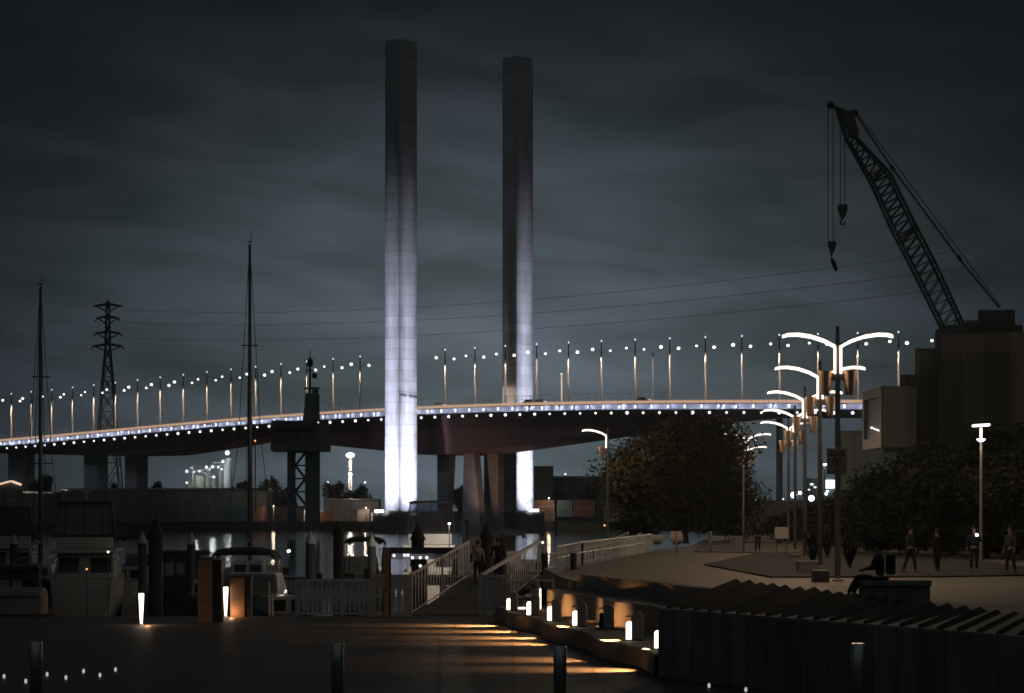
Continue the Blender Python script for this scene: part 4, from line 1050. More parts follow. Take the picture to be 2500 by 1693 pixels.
for s in (-1, 1):
    for d_ in (-1, 1): b.tube([corner(f_, s, d_) for f_ in fs_], .18, 5)
for k in range(5, 30):
    for d_ in (-1, 1):
        b.tube([corner(fs_[k], -1, d_), corner(fs_[k], 1, d_)], .06, 4)
        b.tube([corner(fs_[k + 1], -1, d_), corner(fs_[k], 1, d_)], .08, 4)
    for s in (-1, 1): b.tube([corner(fs_[k], s, -1), corner(fs_[k + 1], s, 1)], .07, 4)
for f_ in (.385, .40, .65, .665):
    for d_ in (-1, 1): b.tube([corner(f_, -1, d_), corner(f_ - .02, 1, d_)], .14, 4)
obj('boom', b, M['cranepaint'], t, world=True)
b = MB(); b.loft([[PX(x, y, Y) + Vector((0, d_, 0)) for x, y, d_ in ((2050, 272, -.6), (2092, 272, -.6), (2092, 272, .6), (2050, 272, .6))], [PX(x, y, Y) + Vector((0, d_, 0)) for x, y, d_ in ((2054, 292, -.6), (2086, 292, -.6), (2086, 292, .6), (2054, 292, .6))], [PX(x, y, Y) + Vector((0, d_, 0)) for x, y, d_ in ((2078, 336, -.6), (2098, 330, -.6), (2098, 330, .6), (2078, 336, .6))]])
obj('boom_head', b, M['cranepaint'], t, world=True)
b = MB(); b.tube([PX(2064, 274, Y), PX(2026, 257, Y)], [.3, .22], 6); b.ball(PX(2028, 257, Y), .5, 8, 6); b.ball(PX(2088, 275, Y), .42, 8, 6); obj('jib', b, M['cranepaint'], t, world=True)
b = MB(); b.tube([PX(2090, 280, Y), PX(2178, 410, Y), PX(2340, 630, Y), PX(2440, 752, Y)], .13, 5); b.tube([PX(2094, 278, Y + 1), PX(2444, 750, Y + 1)], .06, 5)
for x, y in ((2178, 410), (2342, 630)): b.tube([PX(x - 4, y - 6, Y), PX(x + 5, y + 7, Y)], .28, 6)
obj('pendant_line', b, M['cranepaint'], t, world=True)
for xs, y0, y1 in (((2052, 2062), 292, 503), ((2022, 2034), 262, 594)):
    for x in xs: b = MB(); b.tube([PX(x, y0, Y), PX(x, y1, Y)], .05, 4); obj('hoist_rope', b, M['rope'], t, world=True)
def hook(x, y, s, tail=False):
    b = MB(); p = lambda u, v: PX(x + u * s, y + v * s, Y)
    b.loft([[p(-11, 0) + Vector((0, d_ * .3, 0)) for d_ in (-1, 1)] + [p(11, 0) + Vector((0, d_ * .3, 0)) for d_ in (1, -1)], [p(-12, 12) + Vector((0, d_ * .35, 0)) for d_ in (-1, 1)] + [p(12, 12) + Vector((0, d_ * .35, 0)) for d_ in (1, -1)], [p(-5, 33) + Vector((0, d_ * .2, 0)) for d_ in (-1, 1)] + [p(5, 33) + Vector((0, d_ * .2, 0)) for d_ in (1, -1)]])
    if not tail: b.tube([p(0, 32), p(-2, 38), p(-6, 43), p(-3, 48), p(4, 48), p(7, 42)], .13, 6)
    else: b.tube([p(0, 32), p(-2, 45)], .15, 5); b.tube([p(-2, 48), p(4, 62), p(14, 88)], [.12, .32, .22], 5)
    obj('hook_block', b, M['dark'], t, world=True)
hook(2057, 500, 1.0); hook(2031, 590, .82, True)
b = MB(); b.bb((XP(2300, Y), Y - 4, 0), (XP(2480, Y), Y + 5, ZP(800, Y))); obj('machine_house', b, M['cranepaint'], t, world=True)

# ------------------------------------------------------------------ dark building on the right
Y = 205; t = thing('dark_building', 'large dark angular building with a jutting glazed box, on the right edge', 'building', (XP(2340, Y), Y, 0))
def bpart(name, poly, zt_, zb_, m, **k):
    b = MB(); b.prism([(XP(x, yy), yy) for x, yy in poly], zb_, zt_); return obj(name, b, m, t, world=True, **k)
bpart('main_block', [(2300, 205), (2620, 200), (2620, 260), (2300, 260)], ZP(816, 205), 0, M['building'])
bpart('plant_room', [(2388, 212), (2478, 212), (2478, 235), (2388, 235)], ZP(757, 212), ZP(816, 205) + .01, M['building'])
bpart('plant_annex', [(2356, 210), (2387.5, 210), (2387.5, 235), (2356, 235)], ZP(782, 210), ZP(816, 205) + .01, M['building'])
bpart('side_block', [(2234, 207), (2299.7, 207), (2299.7, 255), (2234, 255)], ZP(851, 207), 0, M['building'])
bpart('roof_step', [(2294, 206), (2299.6, 206), (2299.6, 250), (2294, 250)], ZP(835, 206), ZP(851, 207) + .01, M['building'])
bpart('low_block', [(2196, 209), (2233.7, 209), (2233.7, 250), (2196, 250)], ZP(915, 209), ZP(1095, 209), M['building'])
for (x0, x1, y0) in ((2340, 2350, 818), (2240, 2262, 862), (2396, 2412, 870), (2292, 2299, 880), (2428, 2440, 960)):
    b = MB(); b.loft([[Vector((XP(x, 205), yy, 2.0)) for x, yy in ((x0 - 4, 204.2), (x1 + 8, 204.2), (x1 + 8, 204.95), (x0 - 4, 204.95))], [Vector((XP(x, 205), yy, ZP(y0, 205))) for x, yy in ((x0, 204.4), (x1, 204.4), (x1, 204.95), (x0, 204.95))]])
    obj('fin', b, M['building'], t, world=True)
# the jutting box: side wall facing us, glazed end facing left and towards us
xa, xb, xc = 2113, 2159, 2238; Ya, Yb = 213, 196
ztop_a, ztop_b = ZP(958, Ya), ZP(943, Yb); zb_a, zb_b = ZP(1100, Ya), ZP(1093, Yb)
b = MB(); b.prism([(XP(xb, Yb), Yb), (XP(xc, Yb - .5), Yb - .5), (XP(xc, 213), 213), (XP(xb, 213), 213)], zb_b, ztop_b); obj('box_side', b, M['building'], t, world=True)
def quadframe(u0, u1, v0, v1, off=0.0):
    def pt(u, v):
        Yq = Ya + (Yb - Ya) * u; x = XP(xa, Ya) + (XP(xb, Yb) - XP(xa, Ya)) * u
        zt2 = ztop_a + (ztop_b - ztop_a) * u; zb2 = zb_a + (zb_b - zb_a) * u
        return Vector((x - off * .85, Yq - off * .5, zb2 + (zt2 - zb2) * v))
    return [pt(u0, v0), pt(u1, v0), pt(u1, v1), pt(u0, v1)]
for u0, u1, v0, v1, m_, off, nm in ((0, 1, .84, 1, 'building_trim', .35, 'box_frame'), (0, 1, 0, .18, 'building_trim', .35, 'box_frame'), (0, .09, .18, .84, 'building_trim', .35, 'box_frame'), (.93, 1, .18, .84, 'building_trim', .35, 'box_frame'), (.09, .93, .18, .84, 'tinted', .05, 'box_glazing')):
    b = MB(); b.loft([quadframe(u0, u1, v0, v1, off), quadframe(u0, u1, v0, v1, -.4)]); obj(nm, b, M[m_], t, world=True)
for k, (u, v) in enumerate(((.42, .36), (.56, .33), (.68, .31), (.78, .29), (.9, .30))):
    p = quadframe(u, u, v, v, -.1 + .25)[0]; b = MB(); b.ball(p, .07 if k else .1, 8, 5); obj('interior_lamp', b, M['soffit_led'], t, world=True)
# pale panels and low pavilion behind the lamps
t = thing('teal_hoarding', 'pale teal panelled wall below the jutting box, above the dark shrubs', 'wall', (XP(2120, 240), 240, 0))
b = MB(); b.bb((XP(2055, 240), 240, 0), (XP(2204, 240), 241, ZP(1058, 240))); obj('panel', b, M['tealwall'], t, world=True)
b = MB(); b.bb((XP(2053, 240), 239.9, ZP(1058, 240) + .004), (XP(2206, 240), 241.1, ZP(1052, 240))); obj('coping', b, M['building_trim'], t, world=True)
t = thing('low_pavilion', 'long low dark pavilion behind the promenade lamps with lights along its roof', 'pavilion', (XP(1990, 260), 260, 0))
b = MB(); b.bb((XP(1790, 260), 260, 0), (XP(2330, 260), 268, ZP(1228, 260))); obj('wall', b, M['darkwall'], t, world=True)
b = MB(); b.bb((XP(1784, 259), 259.2, ZP(1228, 260) + .004), (XP(2340, 259), 268.6, ZP(1222, 260))); obj('roof', b, M['building_trim'], t, world=True)
for x, r_ in ((1822, .16), (1846, .10), (1868, .08), (1912, .08)):
    b = MB(); b.ball(PX(x, 1219, 259.4), r_, 8, 5); obj('roof_lamp', b, M['soffit_led'], t, world=True)
t = thing('lit_kiosk', 'bright white lit kiosk box seen between the lamp poles', 'kiosk', (XP(2010, 300), 300, 0))
b = MB(); b.bb((XP(2018, 300), 300, ZP(1193, 300)), (XP(2039, 300), 301, ZP(1172, 300))); obj('lightbox', b, M['shop'], t, world=True)
b = MB(); b.bb((XP(1975, 300), 301.1, 0), (XP(2062, 300), 305, ZP(1168, 300))); obj('wall', b, M['tealwall'], t, world=True)
for x, y, r_ in ((1982, 1183, .2), (1990, 1190, .16), (2020, 1200, .2), (2050, 1166, .22), (1975, 1196, .13)): b = MB(); b.ball(PX(x, y, 299.5), r_, 8, 5, (1.2, 1, .7)); obj('lamp', b, M['shop'], t, world=True)
for x, y, Y, r_, lab in ((1938, 1209, 250, .45, 'big round white globe lamp low behind the lamp poles'), (1981, 1217, 246, .42, 'round white globe lamp low, second behind the lamp poles'), (1953, 1204, 256, .25, 'small white globe lamp between the two big globes'), (2017, 1206, 250, .2, 'small white globe lamp right of the two big globes')):
    t = thing('globe_lamp', lab, 'lamp', (XP(x, Y), Y, 0), 0, 'white globe lamps behind the promenade')
    z = ZP(y, Y); b = MB(); b.ball((0, 0, z), r_ * .72, 10, 6); obj('globe', b, M['flood_soft'] if 'flood_soft' in M else M.setdefault('flood_soft', emit('globe_white', (.92, .96, 1), 5)), t)
    b = MB(); b.tube([(0, 0, 0), (0, 0, z - r_ * .7)], .06, 6); obj('pole', b, M['pole'], t)
t = thing('cool_street_lamp', 'tall cool white street lamp pole behind the second promenade lamp', 'street lamp', (XP(2013, 280), 280, 0))
z = ZP(1137, 280); b = MB(); b.tube([(0, 0, 0), (0, 0, z)], .12, 6); obj('pole', b, M['pole_far'], t); b = MB(); b.box((.1, -.1, z + .12), (.5, .3, .14)); obj('head', b, M['flood_warm'], t)

# ------------------------------------------------------------------ industry, sheds and masts on the far bank
Y = 900; t = thing('floodlight_mast', 'tall lattice floodlight mast with two bright lamp clusters between control tower and bright tower', 'floodlight mast', (XP(855, Y), Y, -1.2))
b = MB()
for s in (-1, 1): b.tube([PX(855 + s * 4, 1235, Y), PX(855 + s * 2.5, 1120, Y)], .14, 4); b.tube([PX(855 + s * 4, 1235, Y + 1), PX(855 + s * 2.5, 1120, Y + 1)], .14, 4)
for k in range(14): s = 1 if k % 2 else -1; b.tube([PX(855 - s * 3, 1118 + k * 8, Y), PX(855 + s * 3, 1126 + k * 8, Y)], .1, 4)
b.tube([PX(855, 1285, Y), PX(855, 1230, Y)], .5, 6); obj('mast', b, M['pole_far'], t, world=True)
b = MB(); b.ball(PX(855, 1112, Y), 1.25, 10, 6, (1.35, 1, .8)); obj('lamp_cluster', b, M['flood_mast'] if 'flood_mast' in M else M.setdefault('flood_mast', emit('mast_flood', (1, .95, .85), 4)), t, world=True)
b = MB(); b.ball(PX(855, 1159, Y), .75, 10, 6); obj('lamp_cluster', b, M['flood_mast'], t, world=True)
for y in (1126, 1166):
    ld = bpy.data.lights.new('mast_glow', 'POINT'); ld.energy = 1500; ld.color = (1, .9, .75); ld.shadow_soft_size = .4
    lo_ = bpy.data.objects.new('mast_glow', ld); COL.objects.link(lo_); lo_.parent = t; lo_.location = PX(855, y + 6, Y - 2.2) - t.location
k = 0
for x, y, lab in ((800, 1178, 'small curved far lamp left of the floodlight mast'), (891, 1178, 'small curved far lamp right of the floodlight mast'), (1380, 1158, 'small far lamp before the pale shed'), (1138, 1119, 'small far lamp between the piers under the bridge')):
    t = thing('far_lamp', lab, 'street lamp', (XP(x, Y), Y, -1.2), 0, 'small far street lamps'); z = ZP(y, Y) + 1.2
    b = MB(); b.tube([(-.6, 0, 0), (-.6, 0, z - .4), (-.3, 0, z)], .1, 5); obj('pole', b, M['pole_far'], t); b = MB(); b.ball((.05, 0, z), .3, 8, 5, (1.2, 1, 1.2)); obj('head', b, M['soffit_led'], t)
Y = 950; t = thing('silo_plant', 'distant lit industrial plant with pale silos and many bright lamps, left of the yacht mast', 'factory', (XP(510, Y), Y, -1.2))
for x0, x1, y in ((546, 567, 1118), (533, 545, 1150), (514, 531, 1165), (472, 500, 1160), (455, 470, 1172), (500, 513, 1142)):
    b = MB(); cx_ = XP((x0 + x1) / 2, Y); r_ = (x1 - x0) / 2 / F * Y; zt_ = ZP(y, Y); b.lathe([(r_, -1.2), (r_, zt_ - .4), (r_ * .7, zt_)], 14, (cx_, Y, 0)); obj('silo', b, M['concrete_far'] if x0 < 540 else M['fascia'], t, world=True)
b = MB()
for x0, y0, x1, y1 in ((455, 1155, 545, 1135), (470, 1140, 470, 1190), (520, 1130, 548, 1130), (490, 1150, 520, 1170)): b.tube([PX(x0, y0, Y - 3), PX(x1, y1, Y - 3)], .35, 5)
obj('pipe_rack', b, M['pole'], t, world=True)
for x, y, r_ in ((456, 1151, .75), (487, 1151, .6), (474, 1153, .4), (504, 1141, .75), (519, 1140, .8), (533, 1141, .62), (544, 1127, .75), (555, 1106, 1.3), (541, 1146, .6), (522, 1165, .7), (456, 1179, .6), (466, 1143, .3), (512, 1147, .4)):
    b = MB(); b.ball(PX(x, y, Y - 4), r_ * .7, 8, 6); obj('plant_lamp', b, M['soffit_led'], t, world=True)
for x, y in ((556, 1112), (518, 1152), (480, 1158)):
    ld = bpy.data.lights.new('plant_glow', 'POINT'); ld.energy = 1200; ld.color = (.9, 1, .95); ld.shadow_soft_size = .5
    lo_ = bpy.data.objects.new('plant_glow', ld); COL.objects.link(lo_); lo_.parent = t; lo_.location = PX(x, y, Y - 8) - t.location
def shed(label, x0, x1, ytop, Y, dep, m, ridge=0, name='warehouse'):
    t = thing(name, label, 'shed', (XP((x0 + x1) / 2, Y), Y, -1.2), 0, 'sheds on the far bank')
    b = MB(); zt_ = ZP(ytop, Y); b.bb((XP(x0, Y), Y, -1.2), (XP(x1, Y), Y + dep, zt_)); obj('wall', b, m, t, world=True)
    b = MB(); xa_, xb_ = XP(x0, Y) - .3, XP(x1, Y) + .3
    b.loft([[Vector((xa_, Y - .3, zt_ + .004)), Vector((xa_, Y + dep / 2, zt_ + .3 + ridge)), Vector((xa_, Y + dep + .3, zt_ + .004))], [Vector((xb_, Y - .3, zt_ + .004)), Vector((xb_, Y + dep / 2, zt_ + .3 + ridge)), Vector((xb_, Y + dep + .3, zt_ + .004))]]); obj('roof', b, M['pole'], t, world=True)
    b = MB(); n_ = max(2, int((x1 - x0) / 40))
    dw = (XP(x1, Y) - XP(x0, Y)) / n_
    for k in range(n_):
        xc_ = XP(x0, Y) + dw * (k + .5); d_ = MB(); d_.bb((xc_ - dw * .28, Y - .12, -1.19), (xc_ + dw * .28, Y - .01, -1.2 + (zt_ + 1.2) * .62)); obj('door', d_, M['darkwall'], t, world=True)
shed('long dark low shed across the far bank at the left', 150, 650, 1198, 800, 20, M['warehouse'], .6)
shed('dark shed at the left edge of the far bank behind the lit gable', -40, 140, 1205, 806, 20, M['warehouse'], .4)
shed('tall brown block right of the far bright tower', 1304, 1351, 1139, 840, 16, M['brickfar'])
shed('long pale grey shed right of the tall brown block', 1352, 1560, 1167, 850, 24, M['warehouse'], .5)
shed('low dark quay shed between control tower and bright tower', 790, 925, 1222, 830, 12, M['warehouse'], .3)
shed('low pale quay shed at the foot of the control tower', 640, 745, 1240, 815, 10, M['concrete_far'], .3)
for k, (x0, x1, y0, y1, m_, lab) in enumerate(((1306, 1352, 1222, 1253, 'container_rust', 'rust brown container beside the far tower base'), (1361, 1396, 1222, 1262, 'container_teal', 'teal container in the middle of the three'), (1402, 1450, 1220, 1262, 'container_rust', 'rust brown container at the right of the teal one'), (1306, 1352, 1254, 1275, 'container_rust', 'low rust container under the one beside the tower base'))):
    Y = 792; t = thing('container_stack', lab, 'container', (XP((x0 + x1) / 2, Y), Y, -1.2), 0, 'containers on the far quay')
    b = MB(); n_ = 14; xs = [XP(x0, Y) + (XP(x1, Y) - XP(x0, Y)) * k_ / n_ for k_ in range(n_ + 1)]
    pr = [(x, Y + (.12 if k_ % 2 else 0)) for k_, x in enumerate(xs)] + [(xs[-1], Y + 3), (xs[0], Y + 3)]
    b.prism(pr, ZP(y1, Y), ZP(y0, Y)); obj('shell', b, M[m_], t, world=True)
    b = MB()
    for x in (xs[0], xs[-1]):
        b.bb((x - .12, Y - .1, ZP(y1, Y)), (x + .12, Y + .15, ZP(y0, Y) + .02))
    b.bb((xs[0], Y - .08, ZP((y0 + y1) / 2, Y) - .15), (xs[-1], Y + .02, ZP((y0 + y1) / 2, Y) + .15)); obj('frame', b, M['pole'], t, world=True)
# gable roof edge lit at the left
Y = 420; t = thing('lit_gable_house', 'boat shed with a bright warm strip along its gable, left edge', 'shed', (XP(10, Y), Y, WZ + 1))
b = MB(); b.tube([PX(-30, 1190, Y - .3), PX(27, 1175, Y - .3)], .16, 6); b.tube([PX(29, 1175.5, Y - .3), PX(52, 1184, Y - .3)], .22, 6); obj('gable_strip', b, M['gable'], t, world=True)
b = MB(); b.loft([[PX(x, y, Yq) for x, y in ((-80, 1201), (27, 1176.5), (56, 1187), (56, 1290), (-80, 1290))] for Yq in (Y, Y + 12)]); obj('shell', b, M['warehouse'], t, world=True)

# ================================================================== MARINA
def pile(x, ytop, Y, wpx, lab, capm, name='mooring_pile'):
    r = wpx / F * Y / 2; zt_ = ZP(ytop, Y)
    t = thing(name, lab, 'mooring pile', (XP(x, Y), Y, WZ), 0, 'mooring piles of the marina')
    ch = r * 2.4
    b = MB(); b.tube([(0, 0, -3), (0, 0, zt_ - ch - WZ)], r * .92, 12); obj('shaft', b, M['pile'], t, smooth=True)
    b = MB(); b.lathe([(r * 1.1, zt_ - ch - WZ - .05), (r * 1.1, zt_ - ch - WZ + .05), (.02, zt_ - WZ)], 14); obj('cap', b, capm, t)
for x, yt, Y, w_, lab, cm in ((347, 1298, 150, 22, 'dark mooring pile with a pale cone cap, left of the thick black pile', 'cap'), (467, 1300, 150, 22, 'dark mooring pile with a pale cone cap, just right of the lit cabin boat', 'cap'), (758, 1297, 150, 24, 'dark mooring pile with a pale cone cap in open water right of the yacht', 'cap'),
                             (33, 1303, 150, 20, 'mooring pile with a pale cone cap at the left edge beside the tall mast', 'cap'), (908, 1306, 150, 22, 'mooring pile with a pale cap left of the lettered column', 'cap'), (380, 1262, 116, 37, 'thickest tall black mooring pile on the left, between two capped piles', 'pile'),
                             (826, 1273, 116, 27, 'thick tall black mooring pile in the middle of the open water', 'pile'), (1020, 1276, 118, 34, 'black mooring pile with a tall dark cone in front of the centre cruiser', 'pile'),
                             (1190, 1271, 118, 34, 'black cone topped mooring pile behind the walking person', 'pile'), (1224, 1304, 112, 28, 'black cone topped mooring pile in front of the small right cruiser', 'pile')):
    pile(x, yt, Y, w_, lab, M[cm])
def pontoon(x0, x1, Y0, Y1, lab):
    t = thing('pontoon', lab, 'pontoon', ((x0 + x1) / 2, (Y0 + Y1) / 2, WZ), 0, 'floating pontoons of the marina')
    b = MB(); b.bb((x0, Y0, WZ + .28), (x1, Y1, WZ + .48)); obj('deck', b, M['pontoon'], t, world=True)
    n_ = max(2, int(max(x1 - x0, Y1 - Y0) / 7))
    for k in range(n_):
        f_ = (k + .5) / n_
        if x1 - x0 > Y1 - Y0: c = ((x0 + (x1 - x0) * f_), (Y0 + Y1) / 2); s = ((x1 - x0) / n_ * .6, (Y1 - Y0) * .9)
        else: c = ((x0 + x1) / 2, Y0 + (Y1 - Y0) * f_); s = ((x1 - x0) * .9, (Y1 - Y0) / n_ * .6)
        b = MB(); b.box((c[0], c[1], WZ + .05), (s[0], s[1], .44)); obj('float', b, M['concrete'], t, world=True, bevel=.04)
pontoon(-34, -1.2, 188, 190.5, 'long floating pontoon crossing the marina behind the boats')
pontoon(-30.5, -29.3, 125, 187.5, 'narrow finger pontoon at the left beside the big cruiser')
pontoon(-16.6, -15.4, 128, 187.5, 'narrow finger pontoon in the middle right of the yacht')
pontoon(-5.2, -4.2, 128, 187.5, 'narrow finger pontoon beside the centre cruiser')
pontoon(4.0, 5.2, 110, 187, 'narrow finger pontoon below the plaza edge at the right')

def hull_rings(L, Bm, h, sheer, n=9, tr=.82):
    """boat along +Y (bow), stern at y=0; z=0 is the waterline"""
    r = []
    for k in range(n):
        f_ = k / (n - 1); w_ = Bm / 2 * (tr + (1 - tr) * min(1, f_ * 3)) * (1 - max(0, (f_ - .45) / .55) ** 2.2 * .97)
        top = h + sheer * f_ ** 2; kz = -.35 + .5 * max(0, f_ - .75) / .25
        y = L * f_
        r.append([(-w_, y, top), (-w_ * .93, y, top * .45), (-w_ * .72, y, .0 + max(0, kz)), (0, y, kz - .1), (w_ * .72, y, 0 + max(0, kz)), (w_ * .93, y, top * .45), (w_, y, top)])
    return r
VS = {'cruiser': 1.45, 'bimini': 1.62, 'cabin': 1.5, 'yacht': 1.7, 'small': 1.55}
def boat(name, label, x, Y, L, Bm, h, kind, rz=0.0, hullm='hull', scale=1.0):
    t = thing(name, label, 'boat', (x, Y, WZ), rz, 'boats moored in the marina'); t.scale = (1, 1, VS[kind]); scale /= VS[kind]
    b = MB(); b.loft(hull_rings(L, Bm, h, .45), closed=True); obj('hull', b, M[hullm], t, smooth=False)
    b = MB(); rr = hull_rings(L, Bm, h, .45)
    b.loft([[(p[0][0] - .03, p[0][1], p[0][2] - .12), (p[0][0] - .03, p[0][1], p[0][2] - .02), (p[0][0] - .002, p[0][1], p[0][2] - .02), (p[0][0] - .002, p[0][1], p[0][2] - .12)] for p in rr]); obj('rub_rail', b, M['hull_dark'], t)
    def win(pts, mt, nm='window'): b = MB(); b.loft([pts, [tuple(Vector(p) + Vector((0, .04, 0))) for p in pts]]); return obj(nm, b, M[mt], t)
    if kind == 'cruiser':
        w_ = Bm * .42
        b = MB(); b.loft([[(-w_, L * f_, h - .02), (w_, L * f_, h - .02), (w_ * .9, L * f_ + (.3 if f_ < .5 else -1.0), h + 1.05), (-w_ * .9, L * f_ + (.3 if f_ < .5 else -1.0), h + 1.05)] for f_ in (.24, .74)]); obj('cabin', b, M[hullm], t, bevel=.06)
        b = MB(); b.bb((-w_ * 1.08, L * .12, h + 1.055), (w_ * 1.08, L * .62, h + 1.22)); obj('flybridge_deck', b, M[hullm], t, bevel=.05)
        b = MB(); b.bb((-w_ * .9, L * .2, h + 1.225), (w_ * .9, L * .24, h + 1.75)); obj('flybridge_coaming', b, M[hullm], t, bevel=.04)
        zf, zt_ = h + 1.75, h + 3.05
        # framed canopy windscreen
        b = MB()
        cn = [(-w_ * 1.0, L * .20, zf), (-w_ * .86, L * .26, zt_), (-w_ * .4, L * .265, zt_ + .07), (w_ * .4, L * .265, zt_ + .07), (w_ * .86, L * .26, zt_), (w_ * 1.0, L * .20, zf)]
        b.tube(cn, .055, 6); b.tube([(-w_, L * .2, zf), (w_, L * .2, zf)], .06, 6)
        for s in (-1, 0, 1): b.tube([(s * w_ * .62, L * .2, zf), (s * w_ * .56, L * .262, zt_ + .03)], .025, 5)
        obj('canopy_frame', b, M['dark'], t)
        b = MB(); b.loft([[(-w_ * .95, L * .20 + .02, zf + .04), (w_ * .95, L * .20 + .02, zf + .04), (w_ * .84, L * .26, zt_), (-w_ * .84, L * .26, zt_)], [(-w_ * .95, L * .20 + .035, zf + .04), (w_ * .95, L * .20 + .035, zf + .04), (w_ * .84, L * .26 + .015, zt_), (-w_ * .84, L * .26 + .015, zt_)]]); obj('clear_curtain', b, M['clear'], t)
        b = MB(); b.loft([[(-w_ * .92, L * .255, zt_ + .01), (w_ * .92, L * .255, zt_ + .01), (w_ * .8, L * .46, zt_ + .06), (-w_ * .8, L * .46, zt_ + .06)], [(-w_ * .92, L * .255, zt_ + .08), (w_ * .92, L * .255, zt_ + .08), (w_ * .8, L * .46, zt_ + .13), (-w_ * .8, L * .46, zt_ + .13)]]); obj('canopy', b, M['canvas'], t)
        b = MB(); b.tube([(0, L * .3, zt_ + .1), (0, L * .3, zt_ + .45)], .04, 5); b.box((0, L * .3, zt_ + .5), (.55, .2, .1)); obj('radar', b, M['hull'], t)
        for s in (-1, 1): win([(s * w_ * .2, L * .24 - .035, h + .25), (s * w_ * .86, L * .24 - .035, h + .25), (s * w_ * .82, L * .24 + .15, h + .85), (s * w_ * .2, L * .24 + .15, h + .85)], 'glass')
        b = MB(); b.bb((-Bm * .45, -.55, .12), (Bm * .45, -.01, .22)); obj('swim_platform', b, M['teak'], t)
        b = MB()
        for s in (-1, 1):
            b.tube([(s * Bm * .44, .1, h), (s * Bm * .44, .1, h + .7), (s * Bm * .45, L * .5, h + .85), (s * .15, L * .97, h + 1.2)], .025, 5)
        obj('guard_rail', b, M['steel'], t)
    elif kind == 'bimini':
        w_ = Bm * .43
        b = MB(); b.loft([[(-w_, L * f_, h - .02), (w_, L * f_, h - .02), (w_ * .88, L * f_ - d_, h + .75), (-w_ * .88, L * f_ - d_, h + .75)] for f_, d_ in ((.38, 0), (.78, .9))]); obj('cabin', b, M['hull'], t, bevel=.05)
        for s in (-1, 1): win([(s * w_ * .08, L * .38 - .045, h + .15), (s * w_ * .85, L * .38 - .045, h + .15), (s * w_ * .8, L * .38 - .045, h + .68), (s * w_ * .08, L * .38 - .045, h + .68)], 'screen')
        b = MB()
        b.loft([[(-w_ * 1.05, y, z - .22), (-w_ * .95, y, z - .04), (-w_ * .5, y, z + .05), (w_ * .5, y, z + .05), (w_ * .95, y, z - .04), (w_ * 1.05, y, z - .22), (w_ * .98, y, z - .22), (w_ * .9, y, z - .09), (-w_ * .9, y, z - .09), (-w_ * .98, y, z - .22)] for y, z in ((L * .1, h + 1.5), (L * .26, h + 1.62), (L * .42, h + 1.5))]); obj('bimini', b, M['canvas'], t)
        b = MB()
        for s in (-1, 1):
            for y in (L * .12, L * .4): b.tube([(s * w_, L * .26, h), (s * w_ * .98, y, h + 1.3)], .025, 5)
        obj('bimini_frame', b, M['steel'], t)
        b = MB(); b.bb((-.5, -.35, -.1), (.5, -.02, h + .25)); obj('outboard', b, M['dark'], t, bevel=.06)
    elif kind == 'small':
        w_ = Bm * .4
        b = MB(); b.loft([[(-w_, L * f_, h - .02), (w_, L * f_, h - .02), (w_ * .85, L * f_ - d_, h + .6), (-w_ * .85, L * f_ - d_, h + .6)] for f_, d_ in ((.35, 0), (.8, 1.1))]); obj('cabin', b, M['hull'], t, bevel=.05)
        for s in (-1, 1): win([(s * w_ * .15, L * .35 - .045, h + .12), (s * w_ * .8, L * .35 - .045, h + .12), (s * w_ * .76, L * .35 - .045, h + .48), (s * w_ * .15, L * .35 - .045, h + .48)], 'glass')
        b = MB(); b.bb((-.35, -.3, -.1), (.35, -.02, h + .2)); obj('outboard', b, M['dark'], t, bevel=.05)
    elif kind == 'cabin':
        w_ = Bm * .44
        b = MB(); b.bb((-w_, L * .2, h - .02), (w_, L * .8, h + 1.25)); obj('cabin', b, M['hull_dark'], t, bevel=.05)
        for k in range(4): win([(-w_ * .86 + k * w_ * .45, L * .2 - .045, h + .3), (-w_ * .86 + k * w_ * .45 + w_ * .33, L * .2 - .045, h + .3), (-w_ * .86 + k * w_ * .45 + w_ * .33, L * .2 - .045, h + .9), (-w_ * .86 + k * w_ * .45, L * .2 - .045, h + .9)], 'window_lit' if k == 0 else ('screen' if k < 3 else 'glass'))
        b = MB(); b.loft([[(-w_ * 1.1, y, h + 1.255), (w_ * 1.1, y, h + 1.255), (w_ * .9, y, h + 1.42), (-w_ * .9, y, h + 1.42)] for y in (L * .12, L * .84)]); obj('roof', b, M['canvas'], t)
    elif kind == 'yacht':
        w_ = Bm * .32; mh = scale
        b = MB(); b.loft([[(-w_, L * f_, h - .02), (w_, L * f_, h - .02), (w_ * .8, L * f_ - d_, h + .55), (-w_ * .8, L * f_ - d_, h + .55)] for f_, d_ in ((.33, -.1), (.7, .6))]); obj('coachroof', b, M['hull'], t, bevel=.05)
        for s in (-1, 1): win([(s * w_ * .1, L * .33 - .045, h + .12), (s * w_ * .75, L * .33 - .045, h + .12), (s * w_ * .7, L * .33 - .03, h + .42), (s * w_ * .1, L * .33 - .03, h + .42)], 'glass')
        b = MB(); b.tube([(0, L * .56, h + .4), (0, L * .56, mh * .6), (0, L * .56, mh)], [.15, .13, .09], 8); obj('mast', b, M['alu'], t, smooth=True)
        b = MB(); b.tube([(0, L * .56, mh), (.12, L * .56, mh + .55)], .02, 4); b.box((0, L * .56, mh + .12), (.3, .08, .05)); obj('masthead', b, M['dark'], t)
        b = MB(); b.tube([(0, L * .55, h + 1.35), (0, L * .12, h + 1.45)], .07, 6); obj('boom', b, M['alu'], t)
        b = MB(); b.tube([(0, L * .54, h + 1.55), (0, L * .33, h + 1.68), (0, L * .13, h + 1.58)], [.10, .17, .08], 8); obj('furled_sail', b, M['canvas'], t)
